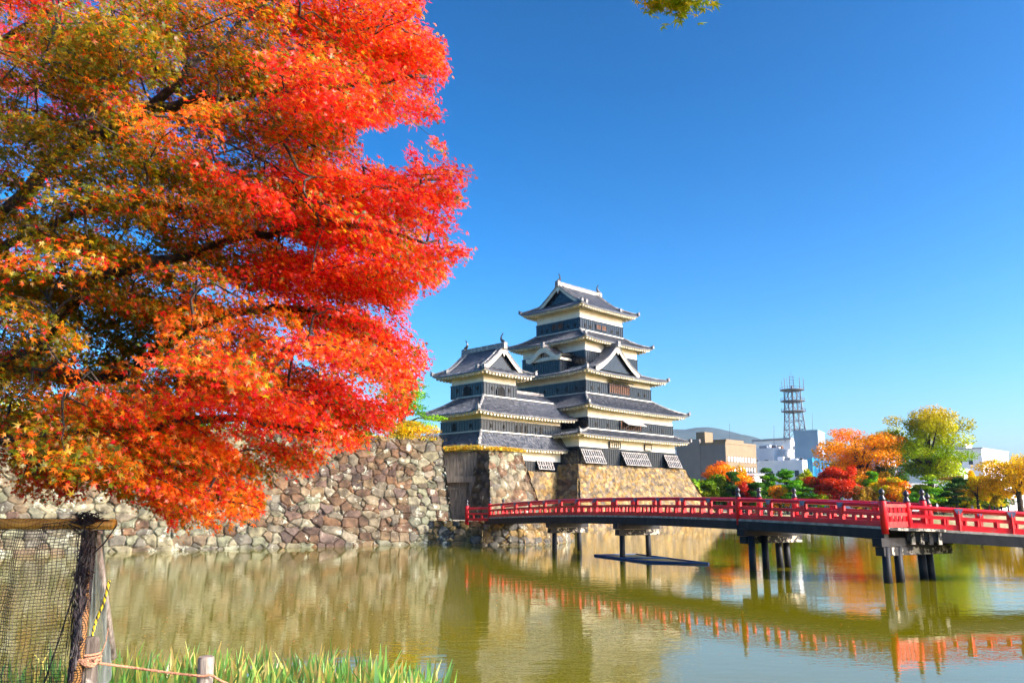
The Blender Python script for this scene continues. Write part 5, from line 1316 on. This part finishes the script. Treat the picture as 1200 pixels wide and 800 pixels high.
for z in (1.55, 1.85): m_.tube([(24, 139.6, z), (150, 139.6, z)], .045, 5)
m_.build('rails', DARKWOOD, bf); m_ = MB(BFo)
for i in range(64):
    x = 24+i*2; m_.tube([(x, 139.6, 1.0), (x, 139.6, 1.95)], .07, 6)
m_.build('posts', DARKWOOD, bf)

# ------------------------------------------------------------------ foreground: net frame, posts, ropes, iris leaves
BAMB = mat('orange_pole', (.42, .20, .03), (.60, .32, .06), rough=.5, scale=6, stretch=(1, 1, 1), bump=.15)
POLEB = mat('brown_pole', (.20, .09, .025), (.36, .18, .05), rough=.6, scale=9, bump=.3)
LOGD = mat('dark_log', (.07, .055, .045), (.17, .14, .115), rough=.9, scale=9, stretch=(4, 4, .4), bump=.6, bscale=10, c3=(.3, .27, .24), c3scale=8, c3lo=.58, c3hi=.66)
LOG = mat('grey_log', (.22, .18, .15), (.42, .36, .31), rough=.85, scale=9, stretch=(4, 4, .4), bump=.5, bscale=10, c3=(.10, .07, .06), c3scale=7)
NETB = mat('black_net', (.010, .007, .010), (.03, .018, .02), rough=.6, scale=9)
NETG = mat('grey_net', (.10, .12, .11), (.2, .22, .2), rough=.7, scale=9)
ROPEB = mat('brown_rope', (.36, .16, .09), (.55, .28, .17), rough=.85, scale=60, bump=.4, bscale=90)
ROPEY = mat('yellow_rope', (.62, .44, .01), (.72, .55, .02), rough=.7, scale=20)
NY = 5.6
nf = empty('net_frame', (float(at(90, 790, NY)[0]), NY, 1.25)); NO = tuple(nf.location)
tag(nf, 'orange pole frame hung with black netting at the left edge', 'net')
m_ = MB(NO); a, b = at(-260, 614, NY+.35), at(134, 614, NY); m_.tube([a, (a+b)/2+(0, 0, .005), b], [.036, .037, .035], 10); m_.build('top_pole', BAMB, nf, True)
up0 = at(106, 622, NY+.02); up1 = at(84, 832, NY-.25)
m_ = MB(NO); m_.tube([up0, (up0+up1)/2+(.01, 0, 0), up1], [.030, .033, .036], 10); m_.build('upright_pole', POLEB, nf, True)
up2 = at(-300, 622, NY+.4); m_ = MB(NO); m_.tube([up2, up2+(-.05, .0, -1.6)], [.03, .036], 10); m_.build('upright_pole', BAMB, nf, True)
bk0 = at(112, 625, NY+.08); bk1 = at(131, 770, NY+.55); m_ = MB(NO); m_.tube([bk0, (bk0+bk1)/2, bk1], [.028, .03, .035], 9); m_.build('brace_pole', LOG, nf, True)
# netting: every cord is a thin strand of the mesh
def net(name, fn, nu, nv, th, mt, parent):
    u = np.linspace(0, 1, nu); v = np.linspace(0, 1, nv); G = np.array([[fn(a, b) for a in u] for b in v])
    m_ = MB(NO); m_.grid(G); o = m_.build(name, mt, parent)
    wf = o.modifiers.new('wire', 'WIREFRAME'); wf.thickness = th; wf.use_replace = True; wf.use_even_offset = False; wf.use_boundary = True
    return o
tL = at(-260, 614, NY+.35); tR = at(100, 612, NY)
bL = tL+np.array([0, -.1, -1.35]); bR = at(74, 840, NY-.2)
def f_front(u, v):
    t = tL*(1-u)+tR*u; b = bL*(1-u)+bR*u; p = t*(1-v)+b*v
    sag = math.sin(v*math.pi)*.07; fold = .035*math.sin(u*26+v*3)+.02*math.sin(u*61-v*5)
    pinch = .03*math.exp(-((1-u)/.06)**2)*math.sin(v*math.pi)
    return p+np.array([-pinch+.006*math.sin(v*21+u*9), -sag*.4+fold, -.012*math.sin(u*17)*(1-v)])
net('front_net', f_front, 96, 58, .0054, NETB, nf)
def f_wrap(u, v):
    p = (at(-260, 614, NY+.35)*(1-u)+at(133, 614, NY)*u); t = v*2*math.pi+.6*math.sin(u*40)
    return p+np.array([0, -math.cos(t)*.041, math.sin(t)*.041])
net('pole_wrap', f_wrap, 100, 8, .0026, NETB, nf)
sT = at(108, 622, NY+.04); sTR = at(118, 626, NY+.12); sBL = at(100, 835, NY+.1); sBR = at(133, 790, NY+.6)
def f_side(u, v):
    p = (sT*(1-u)+sTR*u)*(1-v)+(sBL*(1-u)+sBR*u)*v
    return p+np.array([.008*math.sin(u*14+v*8), .03*math.sin(u*9+v*2), 0])
net('side_net', f_side, 30, 130, .0044, NETG, nf)
def f_up(u, v):
    p = up0*(1-v)+up1*v; t = u*2*math.pi+.8*math.sin(v*25)
    return p+np.array([math.cos(t)*.042, math.sin(t)*.042, 0])
net('upright_wrap', f_up, 13, 76, .0055, NETB, nf)
m_ = MB(NO); rr = np.random.default_rng(8)
for i in range(110):     # bunched net gathered and tied along the upright
    f0 = rr.uniform(-.03, .55); f1 = f0+rr.uniform(.18, .45); pts = []
    for t in np.linspace(0, 1, 7):
        f = f0+(f1-f0)*t; c = up0*(1-f)+up1*f; sp = .020+.030*math.exp(-((f-.15)/.2)**2)
        pts.append(c+rr.normal(0, sp, 3)*np.array([.55, .5, .2])+np.array([-.012+.02*math.sin(3*t), -.03, 0]))
    m_.tube(pts, rr.uniform(.0025, .006), 4, cap=False)
for i in range(46):     # loops over the pole end
    c = at(rr.normal(103, 6), rr.normal(608, 4), NY-.03); pts = [c+rr.normal(0, .03, 3)*np.array([1, .6, .55]) for _ in range(5)]
    m_.tube(pts, rr.uniform(.002, .0045), 4, cap=False)
for i in range(26):
    a = at(rr.uniform(92, 112), 622, NY-.03); b = at(rr.uniform(76, 104), rr.uniform(680, 800), NY-.12); md = (a+b)/2+rr.normal(0, .02, 3); m_.tube([a, md, b], .0028, 4, cap=False)
for (x0_, y0_, x1_, y1_) in ((88, 690, 50, 805), (108, 650, 137, 615), (104, 660, 84, 760)):
    a = at(x0_, y0_, NY-.05); b = at(x1_, y1_, NY-.1); m_.tube([a, (a+b)/2+(0, 0, -.02), b], .005, 5)
m_.build('gathered_net', NETB, nf)
lp_ = at(107, 746, 5.5); lg = empty('log_post', (lp_[0], 5.5, 1.2))
tag(lg, 'short weathered log post tied with rope beside the net', 'post')
m_ = MB(tuple(lg.location)); m_.lathe((lp_[0], 5.5, 1.1), [(.062, 0), (.058, .2), (.055, lp_[2]-1.14), (.045, lp_[2]-1.10), (.001, lp_[2]-1.1)], 14); o = m_.build('post', LOGD, lg, True)
pp = at(242, 768, 6.0); wp = empty('wooden_post', (pp[0], 6.0, 1.2)); tag(wp, 'round weathered wooden post standing among the iris leaves', 'post')
m_ = MB(tuple(wp.location)); m_.lathe((pp[0], 6.0, .9), [(.054, 0), (.053, .3), (.054, pp[2]-.92), (.050, pp[2]-.903), (.001, pp[2]-.9)], 16); m_.build('post', LOG, wp, False)
def rope(name, pts, r, mt, label, mt2=None):
    P = np.array(pts, float); n = len(P); tt = np.linspace(0, n-1, (n-1)*14+1); S = np.stack([np.interp(tt, np.arange(n), P[:, k]) for k in range(3)], 1)
    for _ in range(6): S[1:-1] = (S[:-2]+2*S[1:-1]+S[2:])/4
    m_ = MB(tuple(S[0]))
    for si, ph in enumerate((0, 2.09, 4.19)):
        ln = np.r_[0, np.cumsum(np.linalg.norm(np.diff(S, axis=0), axis=1))]; F_ = 64; l2 = np.linspace(0, ln[-1], max(30, int(ln[-1]*F_*1.2)))
        C = np.stack([np.interp(l2, ln, S[:, k]) for k in range(3)], 1); a = l2*F_*2+ph
        d = np.gradient(C, axis=0); d /= np.linalg.norm(d, axis=1, keepdims=True); s_ = np.cross(d, [0, .3, 1]); s_ /= np.linalg.norm(s_, axis=1, keepdims=True); u_ = np.cross(s_, d)
        C = C+(s_*np.cos(a)[:, None]+u_*np.sin(a)[:, None])*r*.55; m_.tube(C, r*.62, 5, mi=1 if (mt2 and si == 2) else 0)
    o = m_.build(name, [mt, mt2] if mt2 else mt, None, True); o.location = tuple(S[0]); return tag(o, label, 'rope')
kn = at(105, 775, 5.45)
rope('brown_rope', [kn, at(150, 781, 5.8), at(200, 788, 5.9), at(238, 792, 5.93), at(247, 790, 5.94), at(262, 799, 5.98), at(330, 822, 6.0), at(420, 850, 6.0)], .0085, ROPEB, 'brown rope running from the log post through the wooden post')
m_ = MB(tuple(kn)); 
for i in range(16):
    t = i*1.3; pts = [kn+np.array([.052*math.cos(t+k*.9)*(1-.03*i)-.03+.004*i, .03*math.sin(t+k)-.03, .020*math.sin(t*2.1+k*1.3)]) for k in range(5)]
    m_.tube(pts, .0085, 6)
for z in (-.02, 0, .02):
    m_.tube([(lp_[0]+.066*math.cos(k), 5.5+.066*math.sin(k), kn[2]+z+.004*k) for k in np.linspace(0, 6.5, 22)], .008, 6)
o = m_.build('rope_knot', ROPEB, None, True); o.location = tuple(kn); tag(o, 'clump of brown rope knotted around the log post', 'rope')
y0 = at(128, 680, NY+.05)
rope('yellow_rope', [y0, at(122, 705, NY+.05), at(112, 728, NY+.03), at(108, 745, NY), at(108, 770, NY-.02), at(104, 790, NY-.02), at(100, 812, NY)], .009, ROPEY, 'yellow and black rope hanging down the side net', NETB)
rope('thin_cord', [at(127, 735, NY+.03), at(124, 752, NY+.03), at(116, 772, NY), at(110, 800, NY), at(108, 815, NY)], .003, ROPEB, 'thin brown cord dangling beside the yellow rope')

def iris(name, n, xr, yr, seed, hmin, hmax, zf=1.22, group=None):
    r2 = np.random.default_rng(seed)
    Vs = []; Qs = []; Cs = []; nb = 0
    cl = r2.uniform(0, 1, (n//9+1, 2))
    for i in range(n):
        c = cl[i//9]; x = xr[0]+(xr[1]-xr[0])*c[0]+r2.normal(0, .055); y = yr[0]+(yr[1]-yr[0])*c[1]+r2.normal(0, .05)
        h = r2.uniform(hmin, hmax); wd = r2.uniform(.013, .027)*(1 if hmax > .3 else .5); az = r2.uniform(0, 6.28); ln = abs(r2.normal(.16, .13)); bend = r2.uniform(.0, .5)**1.5
        d = np.array([math.cos(az), math.sin(az), 0]); fa = r2.normal(0, .7); s_ = np.array([math.cos(fa), math.sin(fa)*.5, 0])
        k = np.linspace(0, 1, 7); p = np.array([x, y, zf])+d*(ln*k+bend*.4*k**3)[:, None]*h+np.array([0, 0, 1])*(h*(k-bend*.35*k**3))[:, None]
        ww = wd*np.array([.75, .95, 1, .95, .78, .45, .04])
        Vs.append(np.concatenate([p-s_*ww[:, None], p+s_*ww[:, None]])); q = np.arange(6); Qs.append(np.stack([q, q+7, q+8, q+1], 1)+nb); nb += 14
        t = r2.random(); base = mix((.10, .27, .045), (.22, .42, .07), t) if t < .72 else mix((.40, .48, .08), (.60, .48, .10), (t-.72)/.28)
        cc = np.repeat(np.array(base)[None]*r2.uniform(.9, 1.7), 6, 0)
        if r2.random() < .35: cc[5] = (.5, .36, .10); cc[4] = mix(cc[4], (.5, .4, .1), .5)
        Cs.append(cc)
    return mesh_np(name, np.concatenate(Vs), np.concatenate(Qs), BLADE, None, np.concatenate(Cs), 'FACE', True)
tag(iris('iris_leaves', 1900, (-3.6, -.85), (6.15, 6.95), 5, .28, .62), kind='stuff')
tag(iris('iris_leaves', 600, (-1.6, -.60), (6.2, 6.95), 9, .26, .50), kind='stuff')
tag(iris('bank_grass', 5200, (-14, 12), (3.2, 6.9), 6, .08, .22), kind='stuff')
tag(iris('bank_reeds', 1800, (-14, -3.6), (6.3, 7.1), 7, .2, .45), kind='stuff')

r2 = np.random.default_rng(31); n = 420
Pw = np.c_[r2.uniform(-9, 9, n), r2.uniform(8.6, 30, n), np.full(n, .012)]; Pw = Pw[r2.random(n) < np.clip((14-Pw[:, 0]*1.2)/22, .1, 1)]; n = len(Pw)
V, Q, C = leaf_cloud(Pw, np.c_[r2.normal(0, .05, (n, 2)), np.ones(n)], .055, np.array([(.5, .06, .02), (.45, .25, .03), (.3, .2, .05)])[r2.integers(0, 3, n)], MT, MF, r2)
tag(mesh_np('fallen_leaves', V, Q, MAPLE, None, C, 'FACE'), kind='stuff')

# ------------------------------------------------------------------ air
HAZE = 1
if HAZE:
    hm = bpy.data.materials.new('haze_air'); hm.use_nodes = True; nt = hm.node_tree
    for n in list(nt.nodes):
        if n.type == 'BSDF_PRINCIPLED': nt.nodes.remove(n)
    pv = nd(nt, 'ShaderNodeVolumePrincipled'); pv.inputs['Color'].default_value = (.55, .76, 1, 1); pv.inputs['Density'].default_value = .00005; pv.inputs['Anisotropy'].default_value = .2
    nt.links.new(pv.outputs[0], nt.nodes['Material Output'].inputs['Volume'])
    m_ = MB(); m_.box((-6100, -200, -2.0), (6100, 7100, 560)); o = m_.build('haze', hm); tag(o, kind='stuff')
